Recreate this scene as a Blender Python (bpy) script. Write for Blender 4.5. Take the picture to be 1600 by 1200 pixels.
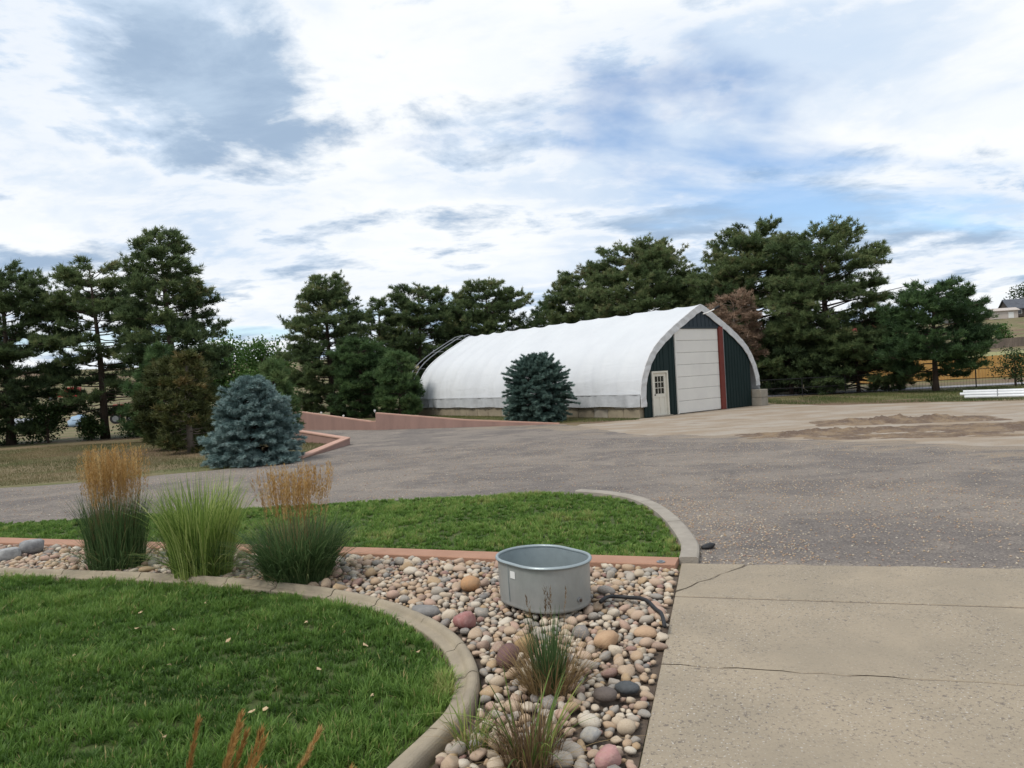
import bpy, math, random
import numpy as np
from math import radians as R, sin, cos, pi
from mathutils import Matrix, Vector

for o in list(bpy.data.objects): bpy.data.objects.remove(o)
scene = bpy.context.scene
col = scene.collection

# ------------------------------------------------------------------ camera
cam = bpy.data.cameras.new('camera'); cam_o = bpy.data.objects.new('camera', cam); col.objects.link(cam_o)
cam.sensor_width = 36; cam.lens = 36 * 1150 / 1600; cam.clip_start = .05; cam.clip_end = 4000
pitch = math.atan(10 / 1150); roll = math.atan(.055)
cam_o.matrix_world = Matrix.Translation((0, 0, 2.1)) @ Matrix.Rotation(pi / 2 - pitch, 4, 'X') @ Matrix.Rotation(-roll, 4, 'Z')
scene.camera = cam_o
scene.render.resolution_x = 1024; scene.render.resolution_y = 768
scene.view_settings.view_transform = 'Standard'; scene.view_settings.look = 'None'
scene.view_settings.gamma = 1; scene.view_settings.exposure = 0.62
scene.render.engine = 'CYCLES'

# ------------------------------------------------------------------ sky and sun (bright broken overcast)
SUN_EL, SUN_AZ = R(58), R(238)          # azimuth measured from +Y towards +X
w = bpy.data.worlds.new('World'); scene.world = w; w.use_nodes = True
nt = w.node_tree; nt.nodes.clear()
def N(t, **k):
    n = nt.nodes.new(t)
    for a, b in k.items(): setattr(n, a, b)
    return n
L = lambda a, b: nt.links.new(a, b)
def mth(op, a, b=None, c=None):
    n = N('ShaderNodeMath', operation=op)
    for i, v in enumerate((a, b, c)):
        if v is None: continue
        if isinstance(v, (int, float)): n.inputs[i].default_value = v
        else: L(v, n.inputs[i])
    return n.outputs[0]
tc = N('ShaderNodeTexCoord'); sp = N('ShaderNodeSeparateXYZ'); L(tc.outputs['Generated'], sp.inputs[0])
zz = mth('ADD', mth('MAXIMUM', sp.outputs[2], 0.0), .17)
cu = mth('DIVIDE', sp.outputs[0], zz); cv = mth('DIVIDE', sp.outputs[1], zz)
cb = N('ShaderNodeCombineXYZ'); L(cu, cb.inputs[0]); L(cv, cb.inputs[1])
def cloud_noise(scale, off, detail, rough, dist, sx=1, sy=1, rot=0):
    m = N('ShaderNodeMapping'); m.inputs['Location'].default_value = off; m.inputs['Scale'].default_value = (sx, sy, 1)
    m.inputs['Rotation'].default_value = (0, 0, rot)
    L(cb.outputs[0], m.inputs[0])
    n = N('ShaderNodeTexNoise'); n.inputs['Scale'].default_value = scale; n.inputs['Detail'].default_value = detail
    n.inputs['Roughness'].default_value = rough; n.inputs['Distortion'].default_value = dist
    L(m.outputs[0], n.inputs['Vector']); return n.outputs['Fac']
def rng(v, a, b, c=0., d=1., smooth=True):
    n = N('ShaderNodeMapRange'); n.interpolation_type = 'SMOOTHSTEP' if smooth else 'LINEAR'
    for i, q in zip((1, 2, 3, 4), (a, b, c, d)): n.inputs[i].default_value = q
    L(v, n.inputs[0]); return n.outputs[0]
def mixc(f, a, b):
    n = N('ShaderNodeMix', data_type='RGBA')
    L(f, n.inputs['Factor'])
    for s, v in ((n.inputs[6], a), (n.inputs[7], b)):
        if isinstance(v, tuple): s.default_value = v + (1,)
        else: L(v, s)
    return n.outputs[2]
big = cloud_noise(.95, (6.2, 5.1, 0), 12, .58, .35, -1, 1.3, R(24))
mid = cloud_noise(2.6, (11.3, 2.2, 0), 11, .62, .3, 1, 1.25, R(15))
thin = cloud_noise(.9, (5.5, 1.4, 0), 9, .56, .5)
dark = mth('ADD', mth('MULTIPLY', big, .70), mth('MULTIPLY', mid, .30))
veil = mixc(rng(thin, .36, .60), (.43, .51, .615), (.62, .645, .67))
shade = mixc(rng(mid, .35, .65), (.34, .425, .53), (.245, .325, .435))
body = mixc(rng(dark, .508, .585), veil, shade)
edge = mth('MULTIPLY', rng(dark, .44, .495), rng(dark, .53, .50))
body = mixc(mth('MULTIPLY', edge, .55), body, (.67, .675, .68))
sky = N('ShaderNodeTexSky', sky_type='NISHITA'); sky.sun_disc = False
sky.sun_elevation = SUN_EL; sky.sun_rotation = SUN_AZ; sky.air_density = 1.0; sky.dust_density = .3; sky.ozone_density = 3.0
gap = rng(cloud_noise(.55, (7.0, 4.6, 0), 7, .52, .4, -1, 1.5), .56, .68)
bg1 = N('ShaderNodeBackground'); L(sky.outputs[0], bg1.inputs[0]); bg1.inputs[1].default_value = .11
bg2 = N('ShaderNodeBackground'); L(body, bg2.inputs[0]); bg2.inputs[1].default_value = 1.0
mx = N('ShaderNodeMixShader'); L(mth('MULTIPLY', gap, .9), mx.inputs[0]); L(bg2.outputs[0], mx.inputs[1]); L(bg1.outputs[0], mx.inputs[2])
out = N('ShaderNodeOutputWorld'); L(mx.outputs[0], out.inputs[0])
sun = bpy.data.lights.new('sun', 'SUN'); sun.energy = 1.5; sun.angle = R(16); sun.color = (1, .95, .87)
sun_o = bpy.data.objects.new('sun', sun); col.objects.link(sun_o)
sd = Vector((sin(SUN_AZ) * cos(SUN_EL), cos(SUN_AZ) * cos(SUN_EL), sin(SUN_EL)))
sun_o.rotation_euler = sd.to_track_quat('Z', 'Y').to_euler(); sun_o.location = sd * 60

# ------------------------------------------------------------------ helpers
rs = np.random.RandomState(4)
def tag(o, label=None, cat=None, group=None, kind=None):
    if label: o['label'] = label
    if cat: o['category'] = cat
    if group: o['group'] = group
    if kind: o['kind'] = kind
    return o
def link(name, data, parent=None, loc=None):
    o = bpy.data.objects.new(name, data); col.objects.link(o); o.parent = parent
    if loc is not None: o.location = loc
    return o
def empty(name, loc, rz=0, **t):
    o = link(name, None, None, loc); o.rotation_euler = (0, 0, rz); o.empty_display_size = .2
    return tag(o, **t)
def mesh(V, F, mat, smooth=False, tint=None):
    """V (n,3), F (m,3|4) numpy or a list of mixed faces"""
    me = bpy.data.meshes.new('m')
    if isinstance(F, np.ndarray):
        V = np.ascontiguousarray(V, np.float32); k = F.shape[1]; m = len(F)
        me.vertices.add(len(V)); me.vertices.foreach_set('co', V.ravel())
        me.loops.add(m * k); me.loops.foreach_set('vertex_index', np.ascontiguousarray(F, np.int32).ravel())
        me.polygons.add(m); me.polygons.foreach_set('loop_start', np.arange(0, m * k, k, dtype=np.int32))
        me.update(calc_edges=True)
    else:
        me.from_pydata([tuple(v) for v in V], [], F); me.update()
    if smooth: me.polygons.foreach_set('use_smooth', np.ones(len(me.polygons), bool))
    if tint is not None:
        a = me.attributes.new('tint', 'FLOAT', 'POINT'); a.data.foreach_set('value', np.ascontiguousarray(tint, np.float32))
    if mat: me.materials.append(mat)
    return me
def obj(name, V, F, mat, parent=None, smooth=False, tint=None, loc=None):
    return link(name, mesh(V, F, mat, smooth, tint), parent, loc)
class MB:
    def __init__(s): s.v = []; s.f = []
    def add(s, V, F):
        b = len(s.v); s.v += [tuple(map(float, p)) for p in V]; s.f += [[i + b for i in f] for f in F]; return s
    def box(s, x0, x1, y0, y1, z0, z1):
        V = [(x0,y0,z0),(x1,y0,z0),(x1,y1,z0),(x0,y1,z0),(x0,y0,z1),(x1,y0,z1),(x1,y1,z1),(x0,y1,z1)]
        return s.add(V, [[3,2,1,0],[4,5,6,7],[0,1,5,4],[1,2,6,5],[2,3,7,6],[3,0,4,7]])
    def bbox(s, x0, x1, y0, y1, z0, z1, b=.02):
        """box with chamfered edges"""
        V = []; 
        xs, ys, zs = (x0, x1), (y0, y1), (z0, z1); sg = (1, -1)
        idx = {}
        for i in (0,1):
            for j in (0,1):
                for k in (0,1):
                    p = (xs[i], ys[j], zs[k])
                    for a in range(3):
                        q = list(p)
                        for c, e in ((0,i),(1,j),(2,k)):
                            if c != a: q[c] += b * sg[e]
                        idx[i,j,k,a] = len(V); V.append(q)
        F = []
        for a in range(3):
            o1, o2 = [c for c in range(3) if c != a]
            for e in (0,1):
                f = []
                for p, q in ((0,0),(1,0),(1,1),(0,1)):
                    t = [0,0,0]; t[a] = e; t[o1] = p; t[o2] = q
                    f.append(idx[t[0],t[1],t[2],a])
                # the corner vertex lying on face a keeps full extent along a
                F.append(f)
        for a in range(3):
            o1, o2 = [c for c in range(3) if c != a]
            for p in (0,1):
                for q in (0,1):
                    t0 = [0,0,0]; t0[o1] = p; t0[o2] = q; t1 = t0[:]; t1[a] = 1
                    F.append([idx[(*t0, o1)], idx[(*t1, o1)], idx[(*t1, o2)], idx[(*t0, o2)]])
        for i in (0,1):
            for j in (0,1):
                for k in (0,1): F.append([idx[i,j,k,0], idx[i,j,k,1], idx[i,j,k,2]])
        return s.add(V, F)
    def tube(s, pts, rad, n=6, cap=True):
        pts = [Vector(p) for p in pts]; rad = rad if hasattr(rad, '__len__') else [rad] * len(pts)
        V = []; F = []; up = Vector((0, 0, 1)); prev = None
        for i, p in enumerate(pts):
            d = (pts[min(i+1, len(pts)-1)] - pts[max(i-1, 0)]).normalized()
            if prev is None:
                a = d.cross(up if abs(d.z) < .9 else Vector((1, 0, 0))).normalized()
            else:
                a = (prev - d * prev.dot(d)).normalized()
            prev = a; b = d.cross(a)
            for k in range(n):
                t = 2 * pi * k / n; V.append(p + (a * cos(t) + b * sin(t)) * rad[i])
        for i in range(len(pts) - 1):
            for k in range(n):
                k2 = (k + 1) % n; F.append([i*n+k, i*n+k2, (i+1)*n+k2, (i+1)*n+k])
        if cap: F.append(list(range(n))[::-1]); F.append([(len(pts)-1)*n + k for k in range(n)])
        return s.add(V, F)
    def prism(s, poly, z0, z1):
        n = len(poly); V = [(x, y, z0) for x, y in poly] + [(x, y, z1) for x, y in poly]
        return s.add(V, [list(range(n))[::-1], list(range(n, 2*n))] + [[i, (i+1) % n, n+(i+1) % n, n+i] for i in range(n)])
    def extrude_y(s, poly, y0, y1):
        """poly in (x,z) extruded along y"""
        n = len(poly); V = [(x, y0, z) for x, z in poly] + [(x, y1, z) for x, z in poly]
        return s.add(V, [list(range(n)), list(range(n, 2*n))[::-1]] + [[(i+1) % n, i, n+i, n+(i+1) % n] for i in range(n)])
    def obj(s, name, mat, parent=None, smooth=False, loc=None):
        o = obj(name, s.v, s.f, mat, parent, smooth, None, loc)
        import bmesh
        bm = bmesh.new(); bm.from_mesh(o.data); bmesh.ops.recalc_face_normals(bm, faces=bm.faces); bm.to_mesh(o.data); bm.free()
        return o
def inside(P, poly):
    x, y = P[:, 0], P[:, 1]; c = np.zeros(len(P), bool); n = len(poly)
    for i in range(n):
        (x0, y0), (x1, y1) = poly[i], poly[i-1]
        if y0 == y1: continue
        c ^= ((y0 > y) != (y1 > y)) & (x < (x1-x0) * (y-y0) / (y1-y0) + x0)
    return c
def seg_dist(P, path):
    d = np.full(len(P), 1e9)
    for (a, b) in zip(path[:-1], path[1:]):
        a = np.array(a); b = np.array(b); ab = b - a
        t = np.clip(((P - a) @ ab) / (ab @ ab), 0, 1); d = np.minimum(d, np.linalg.norm(P - a - t[:, None] * ab, axis=1))
    return d
def smooth_path(pts, step):
    pts = [np.array(p, float) for p in pts]; o = []
    for i in range(len(pts) - 1):
        p0, p1, p2, p3 = pts[max(i-1,0)], pts[i], pts[i+1], pts[min(i+2, len(pts)-1)]
        m = max(1, int(np.linalg.norm(p2-p1) / step))
        for k in range(m):
            t = k / m
            o.append(.5 * (2*p1 + (p2-p0)*t + (2*p0-5*p1+4*p2-p3)*t*t + (3*p1-p0-3*p2+p3)*t**3))
    o.append(pts[-1]); return o
def scatter(poly, dens, r=rs):
    P = np.array(poly); lo, hi = P.min(0), P.max(0)
    n = int(dens * (hi-lo).prod()); Q = r.uniform(lo, hi, (n, 2)); return Q[inside(Q, poly)]
def unit(v): return v / np.maximum(np.linalg.norm(v, axis=-1, keepdims=True), 1e-9)

# ------------------------------------------------------------------ materials
def mat(name, c1, c2=None, scale=5., rough=.8, detail=4., metal=0., bump=0., bscale=None, spec=.3, coords='Object', extra=None, stretch=None):
    m = bpy.data.materials.new(name); m.use_nodes = True; t = m.node_tree; p = t.nodes['Principled BSDF']
    p.inputs['Roughness'].default_value = rough; p.inputs['Metallic'].default_value = metal
    p.inputs['Specular IOR Level'].default_value = spec
    p.inputs['Base Color'].default_value = (*c1, 1)
    tcn = t.nodes.new('ShaderNodeTexCoord'); vec = tcn.outputs[coords]
    if stretch:
        mp = t.nodes.new('ShaderNodeMapping'); mp.inputs['Scale'].default_value = stretch; t.links.new(vec, mp.inputs[0]); vec = mp.outputs[0]
    if c2:
        n = t.nodes.new('ShaderNodeTexNoise'); n.inputs['Scale'].default_value = scale; n.inputs['Detail'].default_value = detail
        n.inputs['Roughness'].default_value = .65
        t.links.new(vec, n.inputs['Vector'])
        r = t.nodes.new('ShaderNodeMapRange'); r.inputs[1].default_value = .33; r.inputs[2].default_value = .67; t.links.new(n.outputs['Fac'], r.inputs[0])
        x = t.nodes.new('ShaderNodeMix'); x.data_type = 'RGBA'; x.inputs[6].default_value = (*c1, 1); x.inputs[7].default_value = (*c2, 1)
        t.links.new(r.outputs[0], x.inputs['Factor']); t.links.new(x.outputs[2], p.inputs['Base Color'])
    if bump:
        n2 = t.nodes.new('ShaderNodeTexNoise'); n2.inputs['Scale'].default_value = bscale or scale * 4; n2.inputs['Detail'].default_value = 6
        t.links.new(vec, n2.inputs['Vector'])
        b = t.nodes.new('ShaderNodeBump'); b.inputs['Strength'].default_value = bump; b.inputs['Distance'].default_value = .02
        t.links.new(n2.outputs['Fac'], b.inputs['Height']); t.links.new(b.outputs[0], p.inputs['Normal'])
    if extra: extra(m, t, p)
    return m
class NG:
    """small node-graph writer for the richer ground materials"""
    def __init__(s, name, rough=.9, spec=.2):
        s.m = bpy.data.materials.new(name); s.m.use_nodes = True; s.t = s.m.node_tree; s.p = s.t.nodes['Principled BSDF']
        s.p.inputs['Roughness'].default_value = rough; s.p.inputs['Specular IOR Level'].default_value = spec
        s.pos = s.t.nodes.new('ShaderNodeTexCoord').outputs['Object']
    def noise(s, scale, detail=4, rough=.6, stretch=(1,1,1), off=(0,0,0), rot=0, dist=0):
        mp = s.t.nodes.new('ShaderNodeMapping'); mp.inputs['Scale'].default_value = stretch; mp.inputs['Location'].default_value = off
        mp.inputs['Rotation'].default_value = (0, 0, rot); s.t.links.new(s.pos, mp.inputs[0])
        n = s.t.nodes.new('ShaderNodeTexNoise'); n.inputs['Scale'].default_value = scale; n.inputs['Detail'].default_value = detail
        n.inputs['Roughness'].default_value = rough; n.inputs['Distortion'].default_value = dist
        s.t.links.new(mp.outputs[0], n.inputs['Vector']); return n.outputs['Fac']
    def voro(s, scale, out='Distance', rand=1.):
        n = s.t.nodes.new('ShaderNodeTexVoronoi'); n.inputs['Scale'].default_value = scale; n.inputs['Randomness'].default_value = rand
        s.t.links.new(s.pos, n.inputs['Vector']); return n.outputs[out]
    def attr(s, name):
        n = s.t.nodes.new('ShaderNodeAttribute'); n.attribute_name = name; return n.outputs['Fac']
    def rng(s, v, a, b, c=0., d=1.):
        n = s.t.nodes.new('ShaderNodeMapRange'); n.interpolation_type = 'SMOOTHSTEP'
        for i, q in zip((1,2,3,4), (a,b,c,d)): n.inputs[i].default_value = q
        s.t.links.new(v, n.inputs[0]); return n.outputs[0]
    def math(s, op, a, b):
        n = s.t.nodes.new('ShaderNodeMath'); n.operation = op
        for i, v in enumerate((a, b)):
            if isinstance(v, (int, float)): n.inputs[i].default_value = v
            else: s.t.links.new(v, n.inputs[i])
        return n.outputs[0]
    def mix(s, f, a, b):
        n = s.t.nodes.new('ShaderNodeMix'); n.data_type = 'RGBA'
        if isinstance(f, (int, float)): n.inputs['Factor'].default_value = f
        else: s.t.links.new(f, n.inputs['Factor'])
        for k, v in ((n.inputs[6], a), (n.inputs[7], b)):
            if isinstance(v, tuple): k.default_value = (*v, 1)
            else: s.t.links.new(v, k)
        return n.outputs[2]
    def ramp(s, v, stops, const=False):
        n = s.t.nodes.new('ShaderNodeValToRGB'); e = n.color_ramp.elements
        if const: n.color_ramp.interpolation = 'CONSTANT'
        while len(e) > 1: e.remove(e[0])
        e[0].position = stops[0][0]; e[0].color = (*stops[0][1], 1)
        for q, c in stops[1:]:
            k = e.new(q); k.color = (*c, 1)
        s.t.links.new(v, n.inputs[0]); return n.outputs[0]
    def done(s, c, h=None, strength=.5, dist=.02):
        s.t.links.new(c, s.p.inputs['Base Color'])
        if h is not None:
            b = s.t.nodes.new('ShaderNodeBump'); b.inputs['Strength'].default_value = strength; b.inputs['Distance'].default_value = dist
            s.t.links.new(h, b.inputs['Height']); s.t.links.new(b.outputs[0], s.p.inputs['Normal'])
        return s.m
def leafy(name, stops, trans=.25, rough=.6, spec=.25):
    """foliage: colour from the per-tuft tint, some light passing through"""
    g = NG(name, rough, spec); c = g.ramp(g.attr('tint'), stops); g.done(c)
    tr = g.t.nodes.new('ShaderNodeBsdfTranslucent'); g.t.links.new(c, tr.inputs[0])
    ms = g.t.nodes.new('ShaderNodeMixShader'); ms.inputs[0].default_value = trans
    o = g.t.nodes['Material Output']; g.t.links.new(g.p.outputs[0], ms.inputs[1]); g.t.links.new(tr.outputs[0], ms.inputs[2]); g.t.links.new(ms.outputs[0], o.inputs[0])
    return g.m

g = NG('ground dry grass and dirt')
n1 = g.noise(.35, 6); n2 = g.noise(9, 5); n3 = g.noise(.09, 3)
c = g.mix(g.rng(n1, .4, .6), (.17, .13, .075), (.085, .10, .034))
c = g.mix(g.math('MULTIPLY', g.rng(n2, .35, .7), .5), c, (.27, .22, .12))
c = g.mix(g.rng(n3, .50, .66), c, (.15, .10, .065))
M_ground = g.done(c, n2, .6, .03)
g = NG('asphalt millings')
n1 = g.noise(.40, 9, .66, (1, 1.2, 1), rot=R(-12), dist=.4); n2 = g.noise(38, 3, .75); n3 = g.voro(60); n4 = g.noise(.62, 9, .68, (1, 1.5, 1), (4, 9, 0), rot=R(10), dist=.8); n5 = g.noise(3.2, 6, .65)
c = g.mix(g.rng(n1, .40, .60), (.185, .162, .147), (.270, .232, .198))
c = g.mix(g.math('MULTIPLY', g.rng(n4, .53, .66), .6), c, (.36, .305, .25))
c = g.mix(g.math('MULTIPLY', g.rng(n4, .45, .36), .5), c, (.115, .103, .098))
sxyz = g.t.nodes.new('ShaderNodeSeparateXYZ'); g.t.links.new(g.pos, sxyz.inputs[0])
fd = g.math('ADD', g.math('MULTIPLY', g.math('SUBTRACT', sxyz.outputs[0], 11), .837), g.math('MULTIPLY', g.math('SUBTRACT', sxyz.outputs[1], 16), .547))
spill = g.rng(g.math('ADD', fd, g.math('MULTIPLY', g.math('SUBTRACT', n4, .5), 16.)), -2.2, .6)
c = g.mix(g.math('MULTIPLY', spill, .85), c, (.33, .265, .195))
c = g.mix(g.math('MULTIPLY', g.rng(n5, .50, .68), .35), c, (.30, .26, .22))
c = g.mix(g.math('MULTIPLY', g.rng(n2, .54, .70), .75), c, (.44, .38, .33))
c = g.mix(g.math('MULTIPLY', g.rng(n2, .47, .32), .7), c, (.070, .062, .058))
M_drive = g.done(c, g.math('ADD', n3, n2), .9, .018)
g = NG('tan gravel yard')
n1 = g.noise(.5, 6, .6, (1, 1.8, 1)); n2 = g.noise(28, 3, .7); n4 = g.noise(1.2, 6, .6, (1, 1.5, 1), (2, 3, 0))
c = g.mix(g.rng(n1, .4, .62), (.30, .235, .17), (.36, .31, .255))
c = g.mix(g.math('MULTIPLY', g.rng(n4, .55, .68), .5), c, (.21, .165, .125))
c = g.mix(g.math('MULTIPLY', g.rng(n2, .55, .75), .5), c, (.42, .38, .33))
c = g.mix(g.math('MULTIPLY', g.rng(n2, .45, .3), .5), c, (.15, .12, .10))
M_yard = g.done(c, n2, .8, .02)
g = NG('dug soil')
n1 = g.noise(1.4, 7); n2 = g.noise(18, 4)
c = g.mix(g.rng(n1, .4, .62), (.14, .098, .072), (.25, .18, .115)); c = g.mix(g.math('MULTIPLY', g.rng(n2, .5, .7), .5), c, (.26, .23, .20))
M_soil = g.done(c, n2, .9, .05)
g = NG('worn broom concrete', .85)
n1 = g.noise(1.1, 6); n2 = g.noise(70, 3, .7); wear = g.noise(.8, 5, off=(3, 1, 0)); pit = g.noise(46, 3, .6, (1, 1, 1), (7, 2, 0)); pal = g.noise(58, 2, .5, (1, 1, 1), (1, 9, 0)); pit2 = g.noise(21, 3, .6, (1, 1, 1), (4, 4, 0))
c = g.mix(g.rng(n1, .35, .65), (.345, .285, .208), (.29, .243, .18))
c = g.mix(g.math('MULTIPLY', g.rng(n2, .45, .7), .4), c, (.235, .195, .15))
wm = g.rng(wear, .36, .62, .25, 1.)
pits = g.math('MULTIPLY', g.rng(pit, .585, .66), wm); pits2 = g.math('MULTIPLY', g.rng(pit2, .63, .68), wm)
c = g.mix(g.math('MULTIPLY', pits, .75), c, (.13, .11, .10)); c = g.mix(g.math('MULTIPLY', pits2, .7), c, (.12, .10, .09))
c = g.mix(g.math('MULTIPLY', g.math('MULTIPLY', g.rng(pal, .63, .69), wm), .8), c, (.52, .49, .45))
M_conc = g.done(c, g.math('SUBTRACT', n2, pits), .4, .006)
M_curb = mat('curb concrete', (.36, .30, .215), (.25, .21, .155), 3, .85, 8, bump=.35, bscale=90)
M_curb2 = mat('grey curb concrete', (.36, .32, .27), (.27, .24, .20), 4, .85, 8, bump=.4, bscale=70)
M_border = mat('salmon border', (.40, .225, .15), (.33, .18, .12), 2.2, .85, 8, bump=.3, bscale=60)
M_stucco = mat('salmon stucco', (.34, .215, .18), (.27, .172, .145), 1.1, .9, 8, bump=.5, bscale=14, stretch=(1.6, 1.6, .35))
M_soilbed = mat('dark bed soil', (.075, .055, .042), (.13, .10, .075), 12, .95, 6, bump=.6, bscale=40)
M_cop = mat('salmon coping', (.50, .31, .24), (.43, .26, .20), 2, .85)
M_block = mat('concrete block', (.33, .28, .20), (.22, .185, .135), 1.6, .9, 8, bump=.4, bscale=20)
M_block2 = mat('concrete block grey', (.34, .31, .26), (.25, .22, .18), 1.9, .9, 8, bump=.4, bscale=20)
def wrinkles(m, t, p):
    tcn = t.nodes.new('ShaderNodeTexCoord'); mp = t.nodes.new('ShaderNodeMapping'); mp.inputs['Scale'].default_value = (.5, .35, 1.6); mp.inputs['Rotation'].default_value = (R(35), 0, 0)
    n = t.nodes.new('ShaderNodeTexNoise'); n.inputs['Scale'].default_value = 1.5; n.inputs['Detail'].default_value = 5; n.inputs['Distortion'].default_value = 1.2
    b = t.nodes.new('ShaderNodeBump'); b.inputs['Strength'].default_value = .3; b.inputs['Distance'].default_value = .06
    t.links.new(tcn.outputs['Object'], mp.inputs[0]); t.links.new(mp.outputs[0], n.inputs['Vector']); t.links.new(n.outputs['Fac'], b.inputs['Height']); t.links.new(b.outputs[0], p.inputs['Normal'])
M_cover = mat('white tarp', (.62, .635, .65), (.57, .585, .605), .5, .5, 5, extra=wrinkles)
M_skirt = mat('translucent skirt', (.54, .555, .575), (.42, .435, .455), 1.6, .4, 6, extra=wrinkles)
M_fascia = mat('folded tarp edge', (.66, .66, .655), (.50, .505, .51), 2.4, .55, 6, extra=wrinkles)
M_green = mat('dark green steel', (.008, .020, .020), (.010, .024, .024), 1, .55, spec=.2)
M_slate = mat('slate blue steel', (.028, .042, .054), (.024, .036, .046), 1, .5, spec=.25)
M_garage = mat('garage door white', (.76, .74, .69), (.70, .68, .64), .8, .55)
M_dwhite = mat('door white', (.70, .67, .58), (.63, .60, .52), 2, .5)
M_red = mat('red post', (.17, .035, .026), (.14, .030, .022), 3, .6)
M_black = mat('black metal', (.012, .012, .013), None, rough=.5)
M_glass = mat('dark glass', (.012, .014, .016), None, rough=.08, spec=.6)
M_steel = mat('grey steel', (.32, .33, .34), (.26, .27, .28), 4, .45, metal=.7)
M_white = mat('white paint', (.75, .75, .73), (.68, .68, .66), 4, .5)
def galv(m, t, p):
    tcn = t.nodes.new('ShaderNodeTexCoord'); v = t.nodes.new('ShaderNodeTexVoronoi'); v.inputs['Scale'].default_value = 38
    r = t.nodes.new('ShaderNodeMapRange'); r.inputs[3].default_value = .34; r.inputs[4].default_value = .55
    t.links.new(tcn.outputs['Object'], v.inputs['Vector']); t.links.new(v.outputs['Color'], r.inputs[0]); t.links.new(r.outputs[0], p.inputs['Roughness'])
M_galv = mat('galvanised sheet', (.42, .43, .42), (.30, .315, .305), 3.2, .5, 8, metal=.4, spec=.5, extra=galv, stretch=(1, 1, .5))
M_galvin = mat('galvanised inside', (.33, .38, .39), (.27, .31, .32), 3, .5, 6, metal=.4, extra=galv)
M_rust = mat('rusty plug', (.10, .07, .05), (.05, .04, .035), 60, .8)
M_rubber = mat('black rubber', (.018, .018, .019), (.03, .03, .032), 20, .6)
M_bark = mat('pine bark', (.085, .06, .045), (.045, .034, .028), 6, .95, 6, bump=.8, bscale=12, stretch=(1, 1, .3))
M_dead = mat('dead grey wood', (.20, .165, .135), (.13, .105, .085), 5, .95)
M_wood = mat('new cedar boards', (.50, .29, .095), (.41, .225, .07), 1.4, .8, 6, stretch=(3, 3, .4))
M_oldwood = mat('weathered boards', (.20, .16, .13), (.12, .095, .08), .9, .9, 6, stretch=(3, 3, .3))
M_pvc = mat('white plastic pipe', (.78, .79, .80), (.72, .73, .74), 2, .4)
M_turf = mat('turf base', (.045, .070, .018), (.075, .090, .028), 3, .95, 6)
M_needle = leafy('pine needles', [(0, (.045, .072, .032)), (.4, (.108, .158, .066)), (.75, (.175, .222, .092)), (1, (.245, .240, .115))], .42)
M_needle2 = leafy('young pine needles', [(0, (.045, .085, .034)), (.5, (.100, .170, .062)), (1, (.175, .240, .095))], .36)
M_ndead = leafy('dead needles', [(0, (.19, .13, .092)), (.6, (.31, .21, .145)), (1, (.40, .30, .22))], .2)
M_nyel = leafy('yellowing needles', [(0, (.05, .065, .022)), (.5, (.10, .11, .035)), (.8, (.17, .13, .05)), (1, (.22, .12, .06))], .2)
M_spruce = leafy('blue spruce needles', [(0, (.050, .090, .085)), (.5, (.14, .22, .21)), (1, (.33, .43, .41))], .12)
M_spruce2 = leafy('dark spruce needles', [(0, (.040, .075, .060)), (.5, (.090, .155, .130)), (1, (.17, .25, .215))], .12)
M_leaf = leafy('broad leaves', [(0, (.030, .070, .014)), (.5, (.065, .135, .028)), (1, (.12, .20, .05))], .3)
M_leafd = leafy('dark broad leaves', [(0, (.018, .038, .012)), (.5, (.038, .070, .020)), (1, (.075, .105, .035))], .3)
M_blade = leafy('lawn blades', [(0, (.040, .085, .016)), (.45, (.115, .215, .040)), (.85, (.230, .345, .080)), (1, (.42, .36, .15))], .40, .5)
M_reed = leafy('reed grass', [(0, (.045, .085, .028)), (.5, (.090, .155, .055)), (.85, (.15, .22, .09)), (1, (.34, .28, .13))], .35)
M_lime = leafy('striped maiden grass', [(0, (.10, .16, .035)), (.4, (.22, .32, .07)), (.75, (.38, .46, .13)), (1, (.55, .56, .24))], .35)
M_plume = leafy('wheat plumes', [(0, (.30, .165, .05)), (.5, (.46, .275, .095)), (1, (.58, .40, .18))], .35)
M_dry = leafy('dry stems', [(0, (.10, .065, .04)), (.5, (.22, .145, .07)), (1, (.38, .27, .13))], .25)
M_weed = leafy('fresh grass leaves', [(0, (.05, .085, .02)), (.5, (.13, .20, .04)), (1, (.30, .33, .09))], .35)
ROCK = [(0, (.42, .31, .215)), (.10, (.48, .39, .285)), (.19, (.31, .215, .165)), (.26, (.27, .255, .23)), (.34, (.54, .46, .355)), (.43, (.42, .295, .19)),
        (.53, (.20, .19, .18)), (.57, (.46, .335, .245)), (.66, (.34, .31, .265)), (.74, (.42, .28, .215)), (.80, (.56, .50, .41)), (.87, (.40, .28, .16)), (.93, (.37, .33, .28)), (.975, (.27, .16, .135))]
def rockmat(name, src):
    g = NG(name, .75, .3)
    if src == 'island': v = g.t.nodes.new('ShaderNodeNewGeometry').outputs['Random Per Island']
    else: v = g.t.nodes.new('ShaderNodeObjectInfo').outputs['Random']
    n = g.noise(9, 6); n2 = g.noise(80, 3, .7)
    c = g.ramp(v, ROCK, True) if isinstance(src, str) else src
    n3 = g.noise(3.5, 5, .6, (1, 1, 2.5), (3, 3, 3), dist=1.5); c = g.mix(g.math('MULTIPLY', g.rng(n3, .52, .60), .5), c, (.50, .42, .32)); c = g.mix(g.math('MULTIPLY', g.rng(n, .45, .7), .5), c, (.34, .24, .17)); c = g.mix(g.math('MULTIPLY', g.rng(n2, .55, .75), .4), c, (.14, .12, .11))
    return g.done(c, n2, .25, .006)
M_rock_o = rockmat('river rock', 'object'); M_rock_i = rockmat('river rock fill', 'island')
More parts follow.
